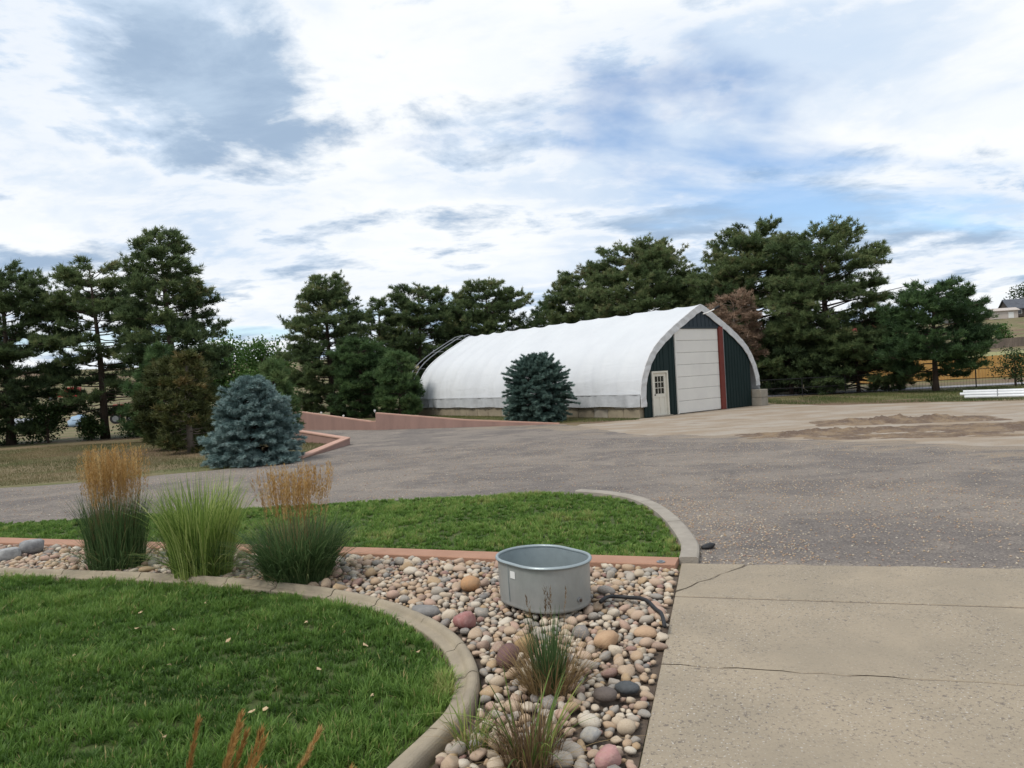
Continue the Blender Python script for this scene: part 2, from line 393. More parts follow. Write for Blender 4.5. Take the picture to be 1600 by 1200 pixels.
def rockone(name, c, c2, s=14): return mat(name, c, c2, s, .75, 8, bump=.3, bscale=60)

# ------------------------------------------------------------------ terrain
def terr(x, y):
    d = np.hypot(x, y); t = np.clip((d - 62) / 115, 0, 1); u = np.clip((d - 165) / 140, 0, 1)
    return 2.6 * t * t * (3 - 2 * t) + 10.6 * u * u * (3 - 2 * u) + .35 * np.clip((d - 62) / 60, 0, 1) * np.sin(x * .05) * np.cos(y * .043)
rad = np.concatenate([np.linspace(0, 60, 31), np.geomspace(63, 320, 46), np.geomspace(350, 2600, 14)])
ang = np.linspace(0, 2 * pi, 181)[:-1]
V = [(0, 0, 0)]; 
for r_ in rad[1:]:
    x = r_ * np.cos(ang); y = r_ * np.sin(ang); V += list(zip(x, y, terr(x, y)))
F = [[0, 1 + k, 1 + (k + 1) % 180] for k in range(180)]
for i in range(len(rad) - 2):
    b = 1 + i * 180
    F += [[b + k, b + 180 + k, b + 180 + (k + 1) % 180, b + (k + 1) % 180] for k in range(180)]
tag(obj('ground', V, F, M_ground, smooth=True), kind='structure')

def wobble(pts, amp, step, seed):
    r_ = np.random.RandomState(seed); P = smooth_path(pts, step)
    return [tuple(p + r_.normal(0, amp, 2)) for p in P]
def sheet(name, outline, z, m):
    """flat sheet; ear-clipped through bmesh so that concave outlines stay right"""
    import bmesh
    bm = bmesh.new(); vs = [bm.verts.new((x, y, z)) for x, y in outline]; f = bm.faces.new(vs); f.normal_update()
    if f.normal.z < 0: f.normal_flip()
    bmesh.ops.triangulate(bm, faces=[f]); me = bpy.data.meshes.new(name); bm.to_mesh(me); bm.free(); me.materials.append(m)
    return tag(link(name, me), kind='structure')
# tan yard in front of the barn, reaching right
yard = wobble([(2.6, 30.6), (5.2, 31.9), (12.6, 37.6), (14.6, 34.4), (18, 32.4), (20.5, 30.3), (30, 26)], .10, .5, 1) + [(46, 20), (46, 6)] + wobble([(16, 10), (11, 14.5), (8.5, 17.2), (5, 21), (1.5, 27)], .1, .6, 2)
sheet('gravel_yard', yard, .004, M_yard)
drive = [(-34, 12.6), (-9.17, 12.9), (-6.3, 13.0), (-2.4, 13.15), (.8, 12.9), (1.9, 11.8), (2.1, 10.6), (2.1, 9.4), (1.98, 8.4), (1.8, 7.74), (1.75, 7.2), (9, 5.2), (24, 1.2), (30, 5)] \
    + wobble([(18, 12.0), (11.05, 16.0), (9.4, 18.1), (7.6, 19.7), (6.9, 21.2), (5.5, 22.9), (3.8, 24.7), (2.9, 28.4), (2.1, 31.2)], .12, .4, 3) \
    + [(1.8, 31.5), (-2.2, 32.75), (-6.45, 34.4), (-6.8, 34.7), (-11, 37.95), (-14, 40.2), (-17, 40), (-12, 33.5), (-8.73, 29.95), (-5.95, 26.6)] \
    + wobble([(-6.4, 22.3), (-7.4, 20.8), (-8.6, 20.0), (-10.3, 19.4), (-13, 18.6), (-20, 18.1), (-34, 18)], .09, .4, 5)
sheet('gravel_driveway', drive, .008, M_drive)

# earth scraped up in low banks on the yard
def bank(cx, cy, lx, ly, h, rot, seed):
    r_ = np.random.RandomState(seed); nx, ny = 60, 26
    gx, gy = np.meshgrid(np.linspace(-1, 1, nx), np.linspace(-1, 1, ny), indexing='ij')
    f = np.clip(1 - gx**2, 0, 1) * np.clip(1 - gy**2, 0, 1)
    nz = sum(np.sin(gx * a + p) * np.cos(gy * b + q) / k for k, (a, b, p, q) in enumerate(zip(r_.uniform(3, 26, 9), r_.uniform(2, 14, 9), r_.uniform(0, 6, 9), r_.uniform(0, 6, 9)), 1))
    z = f ** .7 * h * np.clip(.45 + .4 * nz + r_.normal(0, .16, gx.shape), 0, None) - .012
    x = cx + gx * lx * cos(rot) - gy * ly * sin(rot); y = cy + gx * lx * sin(rot) + gy * ly * cos(rot)
    Fq = np.array([[i*ny+j, (i+1)*ny+j, (i+1)*ny+j+1, i*ny+j+1] for i in range(nx-1) for j in range(ny-1)])
    return tag(obj('earth_bank', np.stack([x, y, z + .012], -1).reshape(-1, 3), Fq, M_soil, smooth=True), kind='structure')
bank(9.2, 21.3, 2.7, .9, .13, R(-4), 1); bank(12.6, 23.8, 2.8, 1.2, .19, R(-14), 2); bank(15.0, 19.8, 4.2, 1.3, .14, R(-16), 3); bank(10.3, 19.3, 2.6, .7, .07, R(-20), 5)

# ------------------------------------------------------------------ concrete slabs
root = tag(empty('concrete_driveway', (1.69, 7.79, 0)), kind='structure')
root.rotation_euler = (0, 0, math.atan2(-.274, .9617))
rr = np.random.RandomState(8)
def slab(poly, name='slab'):
    b = MB(); n = len(poly); z = .035; c = .006
    cx = sum(p[0] for p in poly) / n; cy = sum(p[1] for p in poly) / n
    inn = [(x + (c if x < cx else -c), y + (c if y < cy else -c)) for x, y in poly]
    V = [(x, y, -.08) for x, y in poly] + [(x, y, z - c) for x, y in poly] + [(x, y, z) for x, y in inn]
    Fs = [[i, (i+1) % n, n+(i+1) % n, n+i] for i in range(n)] + [[n+i, n+(i+1) % n, 2*n+(i+1) % n, 2*n+i] for i in range(n)] + [[2*n+i for i in range(n)]]
    b.add(V, Fs); return b.obj(name, M_conc, root)
def edge_pts(a, b, n, amp):
    return [(a[0]+(b[0]-a[0])*k/n + (rr.normal(0, amp) if 0 < k < n else 0), a[1]+(b[1]-a[1])*k/n + (rr.normal(0, amp) if 0 < k < n else 0)) for k in range(n)]
gp = .014; crk = edge_pts((.02, -1.02), (.66, -.02), 10, .010) + [(.66, -.02)]
slab([(.0, -.98)] + [(x - .008, y + .006) for x, y in crk[1:-1]] + [(.645, -.0)] + edge_pts((.645, 0), (0, 0), 6, .006) + [(0, 0)])
front = edge_pts((8, .03), (.67, .0), 44, .012)
slab([(x + .008, y - .006) for x, y in crk[::-1]][:-1] + [(.0, -1.04), (0, -1.15)] + [(8, -1.15 - .12)] + front)
crack = edge_pts((0, -2.74), (8, -2.86), 60, .010)
slab([(0, -1.15 - 2*gp)] + [(x, y + .007) for x, y in crack] + [(8, -2.84), (8, -1.27 - 2*gp)])
slab([(8, -2.866)] + [(x, y - .008) for x, y in crack[::-1]] + [(-.02, -7.5), (8, -7.5)])

for pth, wj in (([(0, -1.164), (8, -1.284)], .04), (crack + [(8, -2.86)], .026), ([(x, y) for x, y in crk], .03)):
    V = [(x, y + sgn * wj / 2, .0285) for x, y in pth for sgn in (-1, 1)]
    obj('joint_filler', V, [[2*i, 2*i+2, 2*i+3, 2*i+1] for i in range(len(pth)-1)], M_soilbed, root)

# ------------------------------------------------------------------ curbs and border
def sweep(path, prof, z0=0.):
    """prof: list of (offset to the left, z)"""
    P = [np.array(p) for p in path]; V = []; n = len(prof)
    for i, p in enumerate(P):
        d = P[min(i+1, len(P)-1)] - P[max(i-1, 0)]; d = d / np.linalg.norm(d); l = np.array([-d[1], d[0]])
        V += [(p[0] + l[0]*o, p[1] + l[1]*o, z0 + z) for o, z in prof]
    Fs = [[i*n+k, i*n+(k+1) % n, (i+1)*n+(k+1) % n, (i+1)*n+k] for i in range(len(P)-1) for k in range(n)]
    Fs += [list(range(n))[::-1], [(len(P)-1)*n+k for k in range(n)]]
    return MB().add(V, Fs)
def segmented(root, path, prof, seglen, m, name, gap=.006, jit=.004):
    P = smooth_path(path, .04); s = [0]
    for a, b in zip(P[:-1], P[1:]): s.append(s[-1] + np.linalg.norm(b-a))
    s = np.array(s); r_ = np.random.RandomState(3); cuts = [0]
    while cuts[-1] < s[-1] - seglen * .5: cuts.append(min(s[-1], cuts[-1] + seglen * r_.uniform(.75, 1.25)))
    if cuts[-1] < s[-1]: cuts[-1] = s[-1]
    at = lambda q: np.array([np.interp(q, s, [p[0] for p in P]), np.interp(q, s, [p[1] for p in P])])
    for a, b in zip(cuts[:-1], cuts[1:]):
        qs = np.linspace(a + gap/2, b - gap/2, max(3, int((b-a)/.07)))
        sweep([at(q) - np.array(root.location[:2]) for q in qs], prof, r_.uniform(-jit, jit)).obj(name, m, root, smooth=False)
curb_mid = [(-10.5, 10.1), (-8.5, 9.55), (-6.41, 9.02), (-4.98, 8.58), (-3.64, 8.1), (-2.65, 7.66), (-1.88, 7.23), (-1.29, 6.76), (-.90, 6.28), (-.61, 5.77), (-.46, 5.29), (-.415, 4.91), (-.44, 4.585), (-.535, 4.31), (-.66, 4.02), (-.85, 3.6), (-1.2, 3.1), (-1.7, 2.6)]
croot = empty('lawn_curb', (-1.29, 6.76, 0), label='curving tan concrete mowing curb between the near lawn and the river rock', cat='curb')
# profile: low lip on the lawn side (right of travel), rounded hump on the rock side (left)
cprof = [(-.085, -.06), (-.085, .040), (-.082, .048), (-.074, .054), (-.05, .057), (-.022, .058), (-.012, .061), (-.005, .068), (.002, .079), (.010, .089), (.020, .097), (.032, .102), (.046, .103), (.060, .100), (.072, .092), (.081, .079), (.086, .062), (.088, .045), (.088, -.06)]
segmented(croot, curb_mid, cprof, .72, M_curb, 'curb_segment', .011, .005)
c2root = empty('driveway_curb', (2.05, 9.46, 0), label='grey concrete curb curving round the end of the middle lawn strip', cat='curb')
segmented(c2root, [(1.05, 12.85), (1.5, 12.45), (1.85, 11.85), (2.02, 11.1), (2.06, 10.3), (2.04, 9.46), (1.95, 8.5), (1.78, 7.84)], [(-.1, -.06), (-.1, .07), (-.08, .085), (.08, .085), (.1, .07), (.1, -.06)], .85, M_curb2, 'curb_segment', .01)
broot = empty('border_edging', (-3.5, 9.6, 0), label='flat salmon coloured edging strip between the middle lawn and the river rock', cat='edging')
segmented(broot, [(-12.5, 12.85), (-8.1, 11.22), (-3.48, 9.60), (-1.69, 8.99), (-.335, 8.47), (1.64, 7.75)], [(-.15, -.06), (-.15, .065), (-.14, .075), (.14, .075), (.15, .065), (.15, -.06)], 2.6, M_border, 'edging_length', .006, .003)

# ------------------------------------------------------------------ lawns
near_lawn = [(-10.5, 9.99), (-8.5, 9.44), (-6.36, 8.92), (-4.93, 8.47), (-3.6, 8.0), (-2.62, 7.56), (-1.85, 7.12), (-1.28, 6.63), (-.95, 6.2), (-.70, 5.72), (-.56, 5.27), (-.515, 4.9), (-.54, 4.6), (-.63, 4.34), (-.76, 4.06), (-.95, 3.62), (-1.3, 3.14), (-1.8, 2.65), (-3.2, 2.3), (-10.5, 2.3)]
far_lawn = [(-14, 13.25), (-14, 12.75), (-9.17, 12.97), (-6.28, 13.09), (-2.42, 13.22), (.5, 13.02), (1.05, 12.72), (1.45, 12.3), (1.74, 11.8), (1.9, 11.1), (1.95, 10.3), (1.92, 9.46), (1.83, 8.5), (1.68, 7.92), (-.28, 8.64), (-1.63, 9.15), (-3.43, 9.76), (-8.04, 11.38), (-12.45, 13.0)]
sheet('lawn', near_lawn, .012, M_turf); sheet('lawn', far_lawn[1:], .014, M_turf)
def blades(P, length, width, r_, lean=.45, z=.012, tint=None):
    n = len(P); th = r_.uniform(0, 2*pi, n); ln = length * r_.uniform(.55, 1.15, n); ld = r_.uniform(0, 2*pi, n); lm = np.abs(r_.normal(0, lean, n))
    sx = np.stack([np.cos(th), np.sin(th)], -1) * (width * r_.uniform(.6, 1.2, n) / 2)[:, None]
    b = np.column_stack([P, np.full(n, z)])
    tip = b + np.stack([np.cos(ld)*lm*ln, np.sin(ld)*lm*ln, ln / np.sqrt(1 + lm*lm)], -1)
    V = np.empty((n, 3, 3)); V[:, 0] = b; V[:, 0, :2] -= sx; V[:, 1] = b; V[:, 1, :2] += sx; V[:, 2] = tip
    t = np.repeat(tint if tint is not None else r_.uniform(0, 1, n), 3)
    return V.reshape(-1, 3), np.arange(n*3).reshape(-1, 3), t
def pnoise(P, s, seed):
    r_ = np.random.RandomState(seed); o = np.zeros(len(P))
    for k in range(7):
        a = r_.uniform(0, 2*pi); f = s * r_.uniform(.5, 2.2); o += np.sin(P[:, 0]*np.cos(a)*f + P[:, 1]*np.sin(a)*f + r_.uniform(0, 6)) / 7**.5
    return o
def lawn_blades(poly, dens, length, width, seed, label, curbline, per=22, tone=.44):
    """turf as many small crowns, each a spray of blades leaning outwards"""
    r_ = np.random.RandomState(seed); Cc = scatter(poly, dens / per, r_)
    Cc = Cc[(Cc[:, 1] > 2.9) & (np.abs(Cc[:, 0]) < Cc[:, 1] * .80 + .6)]; n = len(Cc)
    pn = pnoise(Cc, 1.5, seed); pn2 = pnoise(Cc, 6, seed + 1); d = seg_dist(Cc, curbline)
    cl = length * (1 + .22 * pn + .25 * pn2 + r_.normal(0, .16, n)) * np.where(d < .18, .9, 1.); cl = np.clip(cl, length * .5, length * 1.8)
    ct = tone + .12 * pn + .13 * pn2 + r_.normal(0, .12, n) + np.where(d < .12, .12, 0)
    a = r_.uniform(0, 2*pi, (n, per)); q = np.sqrt(r_.uniform(0, 1, (n, per))) * .035 * (length / .07)
    P = (Cc[:, None] + np.stack([np.cos(a)*q, np.sin(a)*q], -1)).reshape(-1, 2); a = a.reshape(-1); ln = np.repeat(cl, per) * r_.uniform(.6, 1.15, n*per); m = len(P)
    lm = np.abs(r_.normal(.55, .3, m)); la = a + r_.normal(0, .6, m); th = la + pi/2 + r_.normal(0, .5, m); wv = width * r_.uniform(.6, 1.2, m) / 2
    hd = np.stack([np.cos(la), np.sin(la)], -1); sx = np.stack([np.cos(th), np.sin(th)], -1) * wv[:, None]; up = ln / np.sqrt(1 + lm*lm)
    V = np.empty((m, 5, 3)); b0 = np.column_stack([P, np.full(m, .012)]); m0 = b0 + np.column_stack([hd * (lm*ln*.32)[:, None], up * .62]); tp = b0 + np.column_stack([hd * (lm*ln)[:, None], up])
    V[:, 0] = b0; V[:, 1] = b0; V[:, 2] = m0; V[:, 3] = m0; V[:, 4] = tp; V[:, 0, :2] -= sx; V[:, 1, :2] += sx; V[:, 2, :2] -= sx*.8; V[:, 3, :2] += sx*.8
    T = np.clip(np.repeat(ct, per) + r_.normal(0, .10, m), 0, .93); T[r_.uniform(0, 1, m) < .02] = 1.
    Fm = (np.array([[0,1,3],[0,3,2],[2,3,4]])[None] + 5*np.arange(m)[:, None, None]).reshape(-1, 3)
    return tag(obj('lawn_grass', V.reshape(-1, 3), Fm, M_blade, tint=np.repeat(T, 5)), label, 'grass', kind='stuff')
lawn_blades(near_lawn, 7000, .078, .0095, 21, 'thick mown green grass of the near lawn inside the curving curb', near_lawn[:18])
lawn_blades(far_lawn, 3600, .062, .013, 22, 'mown green grass of the lawn strip along the gravel drive', far_lawn[1:14], tone=.56)

# ------------------------------------------------------------------ river rock bed
bed = [(-9.6, 9.98), (-8.46, 9.66), (-6.37, 9.13), (-4.94, 8.69), (-3.60, 8.21), (-2.6, 7.76), (-1.82, 7.32), (-1.21, 6.84), (-.81, 6.34), (-.51, 5.81), (-.355, 5.3), (-.31, 4.91), (-.335, 4.56), (-.435, 4.26), (-.56, 3.96), (-.75, 3.55), (-1.1, 3.1), (.30, 2.9), (.52, 3.75), (1.02, 5.45), (1.62, 7.58), (-.38, 8.31), (-1.72, 8.83), (-3.51, 9.44), (-8.15, 11.07), (-9.8, 11.65)]
rb = sheet('rock_bed', bed, .010, M_soilbed)
import bmesh
def stone_mesh(seed, sub, m):
    bm = bmesh.new(); bmesh.ops.create_icosphere(bm, subdivisions=sub, radius=1.); r_ = np.random.RandomState(seed)
    V = np.array([v.co[:] for v in bm.verts]); Fm = np.array([[v.index for v in f.verts] for f in bm.faces]); bm.free()
    for k in range(5):
        a = unit(r_.normal(0, 1, 3)); V *= (1 + .10 * np.sin(V @ a * r_.uniform(1.2, 3.2) + r_.uniform(0, 6)))[:, None]
    for k in range(6):                                  # worn flats and broken faces
        a = unit(r_.normal(0, 1, 3)); h = V @ a; lim = r_.uniform(.60, .9); V -= np.clip(h - lim, 0, None)[:, None] * a * .8
    V /= np.abs(V).max(0); return V, Fm
PROTO = [stone_mesh(100 + k, 2, None) for k in range(9)]
PROTO1 = [stone_mesh(200 + k, 1, None) for k in range(9)]
PM = [mesh(v, f, M_rock_o, True) for v, f in PROTO]
# named, distinct rocks: colour, place, size
special = [('cobble', -.13, 5.26, .20, .19, (.17, .095, .085), (.13, .075, .07), 'round dark purple cobble, the largest near the dry grass tuft'),
 ('cobble', .00, 5.50, .22, .15, (.33, .22, .105), (.27, .18, .09), 'smooth ochre cobble just behind the round purple one'),
 ('cobble', .60, 5.50, .21, .14, (.46, .31, .19), (.40, .25, .15), 'large tan egg shaped cobble right of the dry grass tuft'),
 ('cobble', .91, 5.69, .21, .09, (.47, .32, .20), (.42, .28, .18), 'long tan cobble lying near the concrete drive'),
 ('cobble', -.53, 7.20, .23, .16, (.45, .25, .12), (.38, .24, .14), 'angular orange rock left of the galvanised tank'),
 ('cobble', -.87, 6.52, .28, .12, (.17, .165, .16), (.25, .235, .22), 'flat grey granite rock touching the mowing curb'),
 ('cobble', -.50, 6.12, .20, .15, (.27, .105, .095), (.38, .22, .20), 'red speckled cobble near the curb below the tank'),
 ('cobble', .48, 4.60, .18, .11, (.105, .085, .075), (.14, .115, .10), 'large dark brown cobble right of the dry grass tuft'),
 ('cobble', .64, 4.72, .18, .08, (.060, .066, .070), (.09, .095, .10), 'flat dark slate cobble near the edge of the drive'),
 ('cobble', .34, 4.14, .14, .09, (.50, .45, .37), (.30, .30, .30), 'cream cobble with a grey streak by the leafy tuft'),
 ('cobble', .40, 3.84, .18, .12, (.40, .20, .19), (.45, .28, .25), 'big pink cobble at the bottom edge of the rock bed'),
 ('cobble', .01, 5.00, .15, .12, (.50, .43, .32), (.42, .35, .26), 'pale cream cobble in front of the round purple one'),
 ('boulder', -6.86, 9.84, .30, .17, (.40, .40, .39), (.20, .20, .20), 'blocky grey boulder at the far left of the rock bed, nearer of two'),
 ('boulder', -6.75, 10.16, .32, .21, (.33, .33, .33), (.16, .16, .165), 'blocky dark grey boulder at the far left of the bed, farther of two')]
tank_c = np.array([.19, 6.57])
clump_c = [(-4.98, 9.05, .22), (-3.65, 8.42, .24), (-2.41, 7.95, .26), (.14, 4.82, .16), (-.01, 3.95, .13), (-.36, 4.15, .04)]
placed = [(s[1], s[2], max(s[3] * .5, .08)) for s in special]
for i, (nm, x, y, wd, h, ca, cb_, lab) in enumerate(special):
    v, f = PROTO[i % 9] if nm == 'cobble' else PROTO[(i + 3) % 9]
    v = v.copy()
    if nm == 'boulder':                                  # squarer
        v = np.sign(v) * np.abs(v) ** .55; v = v / np.abs(v).max(0)
    a = rs.uniform(-.5, .5); asp = .78
    S = v * np.array([wd/2, wd/2*asp, h/2]); S = np.column_stack([S[:, 0]*cos(a) - S[:, 1]*sin(a), S[:, 0]*sin(a) + S[:, 1]*cos(a), S[:, 2]])
    tag(obj(nm, S, f, rockone('stone colour', ca, cb_), smooth=True, loc=(x, y, .010 + h * .5 + .012)), lab, 'rock')
r_ = np.random.RandomState(77); grid = {}
def put(x, y, q): grid.setdefault((int(x // .25), int(y // .25)), []).append((x, y, q))
for q in placed: put(*q)
stones = []
for lo, hi, tries in ((.062, .084, 150), (.045, .062, 1300), (.032, .045, 7000), (.020, .032, 34000)):
    P = scatter(bed, tries / 26., r_)
    P = P[(P[:, 1] > 3.3)]
    for x, y in P:
        q = r_.uniform(lo, hi)
        if any((x-a)**2 + (y-b)**2 < c*c for a, b, c in clump_c): continue
        ux, uy = (x - tank_c[0]), (y - tank_c[1])
        if q > .05 and (ux*ux + uy*uy) < .42**2: continue
        k = (int(x // .25), int(y // .25)); ok = True
        for i in (-1, 0, 1):
            for j in (-1, 0, 1):
                for a, b, c in grid.get((k[0]+i, k[1]+j), ()):
                    if (x-a)**2 + (y-b)**2 < (.76 * (q + c))**2: ok = False; break
                if not ok: break
            if not ok: break
        if ok: put(x, y, q); stones.append((x, y, q))
# keep stones inside the bed edge
edge = bed + [bed[0]]; sd_ = seg_dist(np.array([s[:2] for s in stones]), edge)
stones = [s for s, d in zip(stones, sd_) if d > s[2] * .62]
order = sorted(range(len(stones)), key=lambda i: -stones[i][2] / math.hypot(stones[i][0], stones[i][1]))
vis = [i for i in order if abs(stones[i][0]) < stones[i][1] * .74 and stones[i][1] > 3.7]
pick = set(vis[:300]); VV = []; FF = []; nb = 0
for i, (x, y, q) in enumerate(stones):
    fl = r_.uniform(.55, .85); asp = r_.uniform(.62, .95); tilt = r_.normal(0, .22, 2); a = r_.uniform(0, 2*pi)
    sc = (q * 1.12, q * asp * 1.05, q * fl)
    under = (x - tank_c[0])**2 + (y - tank_c[1])**2 < .40**2
    z = .010 + (.045 if under else sc[2] * .72 + .012)
    if i in pick:
        o = link('cobble', PM[i % 9], rb, (x, y, z)); o.scale = sc; o.rotation_euler = (tilt[0], tilt[1], a)
    else:
        v, f = PROTO1[i % 9]; Mx = np.array((Matrix.Rotation(a, 3, 'Z') @ Matrix.Rotation(tilt[0], 3, 'X')))
        VV.append((v * np.array(sc)) @ Mx.T + np.array([x, y, z])); FF.append(f + nb); nb += len(v)
tag(obj('small_cobbles', np.concatenate(VV), np.concatenate(FF), M_rock_i, rb, True), kind='stuff')
# loose chips on the near drive
P = np.concatenate([scatter([(1.9, 7.6), (9, 5.6), (11, 9), (4, 14), (2.2, 12.3), (2.2, 9.5)], 90, r_), scatter([(1.8, 7.8), (3.2, 7.5), (3.4, 9.5), (2.6, 12.2), (2.15, 12), (2.2, 9.5)], 260, r_), scatter([(-13, 13.4), (.8, 13.5), (2.4, 12.3), (4, 9), (11, 6), (13, 11), (8, 18.5), (2, 24), (-5, 24), (-6, 21), (-9, 19.4), (-13, 18.2)], 55, r_)])
ov = np.array([(1,0,0),(-1,0,0),(0,1,0),(0,-1,0),(0,0,1),(0,0,-1)], float); of = np.array([(0,2,4),(2,1,4),(1,3,4),(3,0,4),(2,0,5),(1,2,5),(3,1,5),(0,3,5)])
sz = r_.uniform(.006, .017, len(P)); th = r_.uniform(0, 6.3, len(P))
B = ov[None] * np.stack([sz * r_.uniform(.7, 1.4, len(P)), sz, sz * .7], -1)[:, None]
X = B[..., 0]*np.cos(th)[:, None] - B[..., 1]*np.sin(th)[:, None]; Y = B[..., 0]*np.sin(th)[:, None] + B[..., 1]*np.cos(th)[:, None]
V = np.stack([X + P[:, :1], Y + P[:, 1:], B[..., 2] + .012], -1).reshape(-1, 3)
tag(obj('loose_chips', V, (of[None] + 6*np.arange(len(P))[:, None, None]).reshape(-1, 3), M_rock_i), 'loose pale gravel chips scattered on the near drive', 'gravel', kind='stuff')

# ------------------------------------------------------------------ galvanised stock tank
tk = empty('stock_tank', (tank_c[0], tank_c[1], .095), R(-53), label='oval galvanised steel stock tank standing on the river rock', cat='tank')
def stadium(hl, hw, n=20):
    s = max(hl - hw, .02); pts = []
    for k in range(n + 1): a = -pi/2 + pi*k/n; pts.append((s + hw*cos(a), hw*sin(a)))
    for k in range(n + 1): a = pi/2 + pi*k/n; pts.append((-s + hw*cos(a), hw*sin(a)))
    return pts
def rings(levels, close_first=False):
    V = []; n = len(levels[0][0])
    for pts, z in levels: V += [(x, y, z) for x, y in pts]
    Fs = [[i*n+k, i*n+(k+1) % n, (i+1)*n+(k+1) % n, (i+1)*n+k] for i in range(len(levels)-1) for k in range(n)]
    return V, Fs
HL, HW, TH = .445, .335, .385
V, Fs = rings([(stadium(HL-.02, HW-.02), 0), (stadium(HL, HW), .012), (stadium(HL-.004, HW-.004), .03), (stadium(HL, HW), .05), (stadium(HL+.004, HW+.004), TH*.6), (stadium(HL+.006, HW+.006), TH)])
Fs.append(list(range(42))[::-1]); MB().add(V, Fs).obj('shell', M_galv, tk, True)
V, Fs = rings([(stadium(HL+.002, HW+.002), TH), (stadium(HL-.004, HW-.004), TH*.5), (stadium(HL-.008, HW-.008), .02)]); n_ = len(V); Fs.append([n_-42+k for k in range(42)])
obj('liner', V, [f[::-1] for f in Fs], M_galvin, tk, True)
lv = []
for k in range(9):
    a = 2*pi*k/8; lv.append((stadium(HL+.012+.016*cos(a), HW+.012+.016*cos(a)), TH+.004+.016*sin(a)))
V, Fs = rings(lv); obj('rolled_rim', V, Fs, M_galvin, tk, True)
# seam, sticker and drain on the camera side
MB().tube([(-.07, -HW - .005, .05), (-.07, -HW - .007, TH - .012)], .0035, 6).obj('seam', M_galvin, tk)
MB().box(-.035, .03, -HW - .0105, -HW - .006, .265, .325).obj('sticker', M_white, tk)
b = MB(); ph = R(3); o_ = np.array([(HL - HW) + (HW+.002)*cos(ph), (HW+.002)*sin(ph)]); d_ = np.array([cos(ph), sin(ph)])
b.tube([(*o_, .09), (*(o_ + d_*.012), .09)], .024, 16); b.obj('drain_collar', M_steel, tk)
b = MB(); b.tube([(*(o_ + d_*.006), .09), (*(o_ + d_*.015), .09)], .014, 12); b.obj('drain_plug', M_rust, tk)

# hose, drain cap, clod, fallen leaves
hp = smooth_path([(.66, 6.36), (.80, 6.52), (.94, 6.47), (1.05, 6.31), (1.10, 6.09), (1.10, 5.86), (1.08, 5.70)], .05)
tag(MB().tube([(p[0], p[1], .115 + .012*sin(i*.9)) for i, p in enumerate(hp)], .017, 8).obj('hose', M_rubber, None, True), 'black rubber hose end lying over the rocks beside the concrete drive', 'hose')
b = MB(); b.tube([(1.46, 7.72, .074), (1.46, 7.72, .086)], .045, 16); b.tube([(1.46, 7.72, .086), (1.46, 7.72, .098)], .018, 10)
tag(b.obj('drain_cap', M_steel), 'small round metal cap set in the salmon edging near its right end', 'cap')
v, f = stone_mesh(31, 2, None); v = v * np.array([.09, .06, .035]) * (1 + rs.normal(0, .12, (len(v), 1)))
tag(obj('tar_clump', v, f, M_rubber, loc=(2.16, 8.45, .035)), 'black lump of tar lying against the grey curb', 'debris')
lv_ = [(-3.11, 7.17), (-3.64, 6.97), (-3.42, 6.49), (-3.06, 6.4), (-2.45, 6.05), (-1.91, 6.41), (-3.63, 5.89), (-2.72, 5.57), (-1.51, 5.32), (-1.26, 5.76), (-.81, 5.57), (-1.03, 4.82), (-1.77, 4.67), (-1.69, 4.7), (-2.19, 4.39)]
M_fl = mat('fallen leaf', (.52, .40, .25), (.38, .25, .13), 30, .8)
for i, (x, y) in enumerate(lv_):
    s = rs.uniform(.022, .036); b = MB(); b.add([(-s, 0, .004), (-.3*s, -.5*s, .0), (.5*s, -.42*s, .006), (s, 0, .016), (.5*s, .45*s, .002), (-.3*s, .5*s, .012)], [[0,1,2,3,4,5]])
    o = b.obj('fallen_leaf', M_fl, None, False, (x, y, .062)); o.rotation_euler = (rs.uniform(-.4, .4), rs.uniform(-.4, .4), rs.uniform(0, 6))
    tag(o, 'dry curled tan leaf lying on the near lawn', 'leaf', 'fallen leaves on the near lawn')

# ------------------------------------------------------------------ ornamental grasses
def strips(n, rb_, length, width, spread, droop, r_, segs=5, z0=.02, tlo=0., thi=.9):
    """n curved tapering leaves from a base disc"""
    a = r_.uniform(0, 2*pi, n); rr_ = rb_ * np.sqrt(r_.uniform(0, 1, n)); base = np.stack([np.cos(a)*rr_, np.sin(a)*rr_, np.full(n, z0)], -1)
    ha = a + r_.normal(0, .5, n); hd = np.stack([np.cos(ha), np.sin(ha), 0*ha], -1); sd2 = np.stack([-np.sin(ha), np.cos(ha), 0*ha], -1)
    tw = r_.uniform(-1, 1, n)[:, None]; sd2 = unit(sd2 + hd * tw)
    ln = length * r_.uniform(.55, 1.1, n); out = np.abs(r_.normal(spread, spread*.5, n)); dr = np.abs(r_.normal(droop, droop*.6, n))
    V = np.empty((n, (segs+1)*2, 3)); wd = width * r_.uniform(.6, 1.2, n)
    for k in range(segs + 1):
        s = k / segs; p = base + hd * (ln * (out * s + dr * s**2.2))[:, None]; p[:, 2] += ln * (s - .55 * dr * s**2.5) * np.sqrt(np.clip(1 - out**2*.5, .3, 1))
        ww = (wd * (1 - s)**.6 * .5 + .0004)[:, None]; V[:, 2*k] = p - sd2 * ww; V[:, 2*k+1] = p + sd2 * ww
    q = np.array([[2*k, 2*k+1, 2*k+3, 2*k+2] for k in range(segs)]); Fm = (q[None] + (np.arange(n) * (segs+1)*2)[:, None, None]).reshape(-1, 4)
    V[:, :, 2] = np.maximum(V[:, :, 2], .03)
    return V.reshape(-1, 3), Fm, np.repeat(r_.uniform(tlo, thi, n), (segs+1)*2)
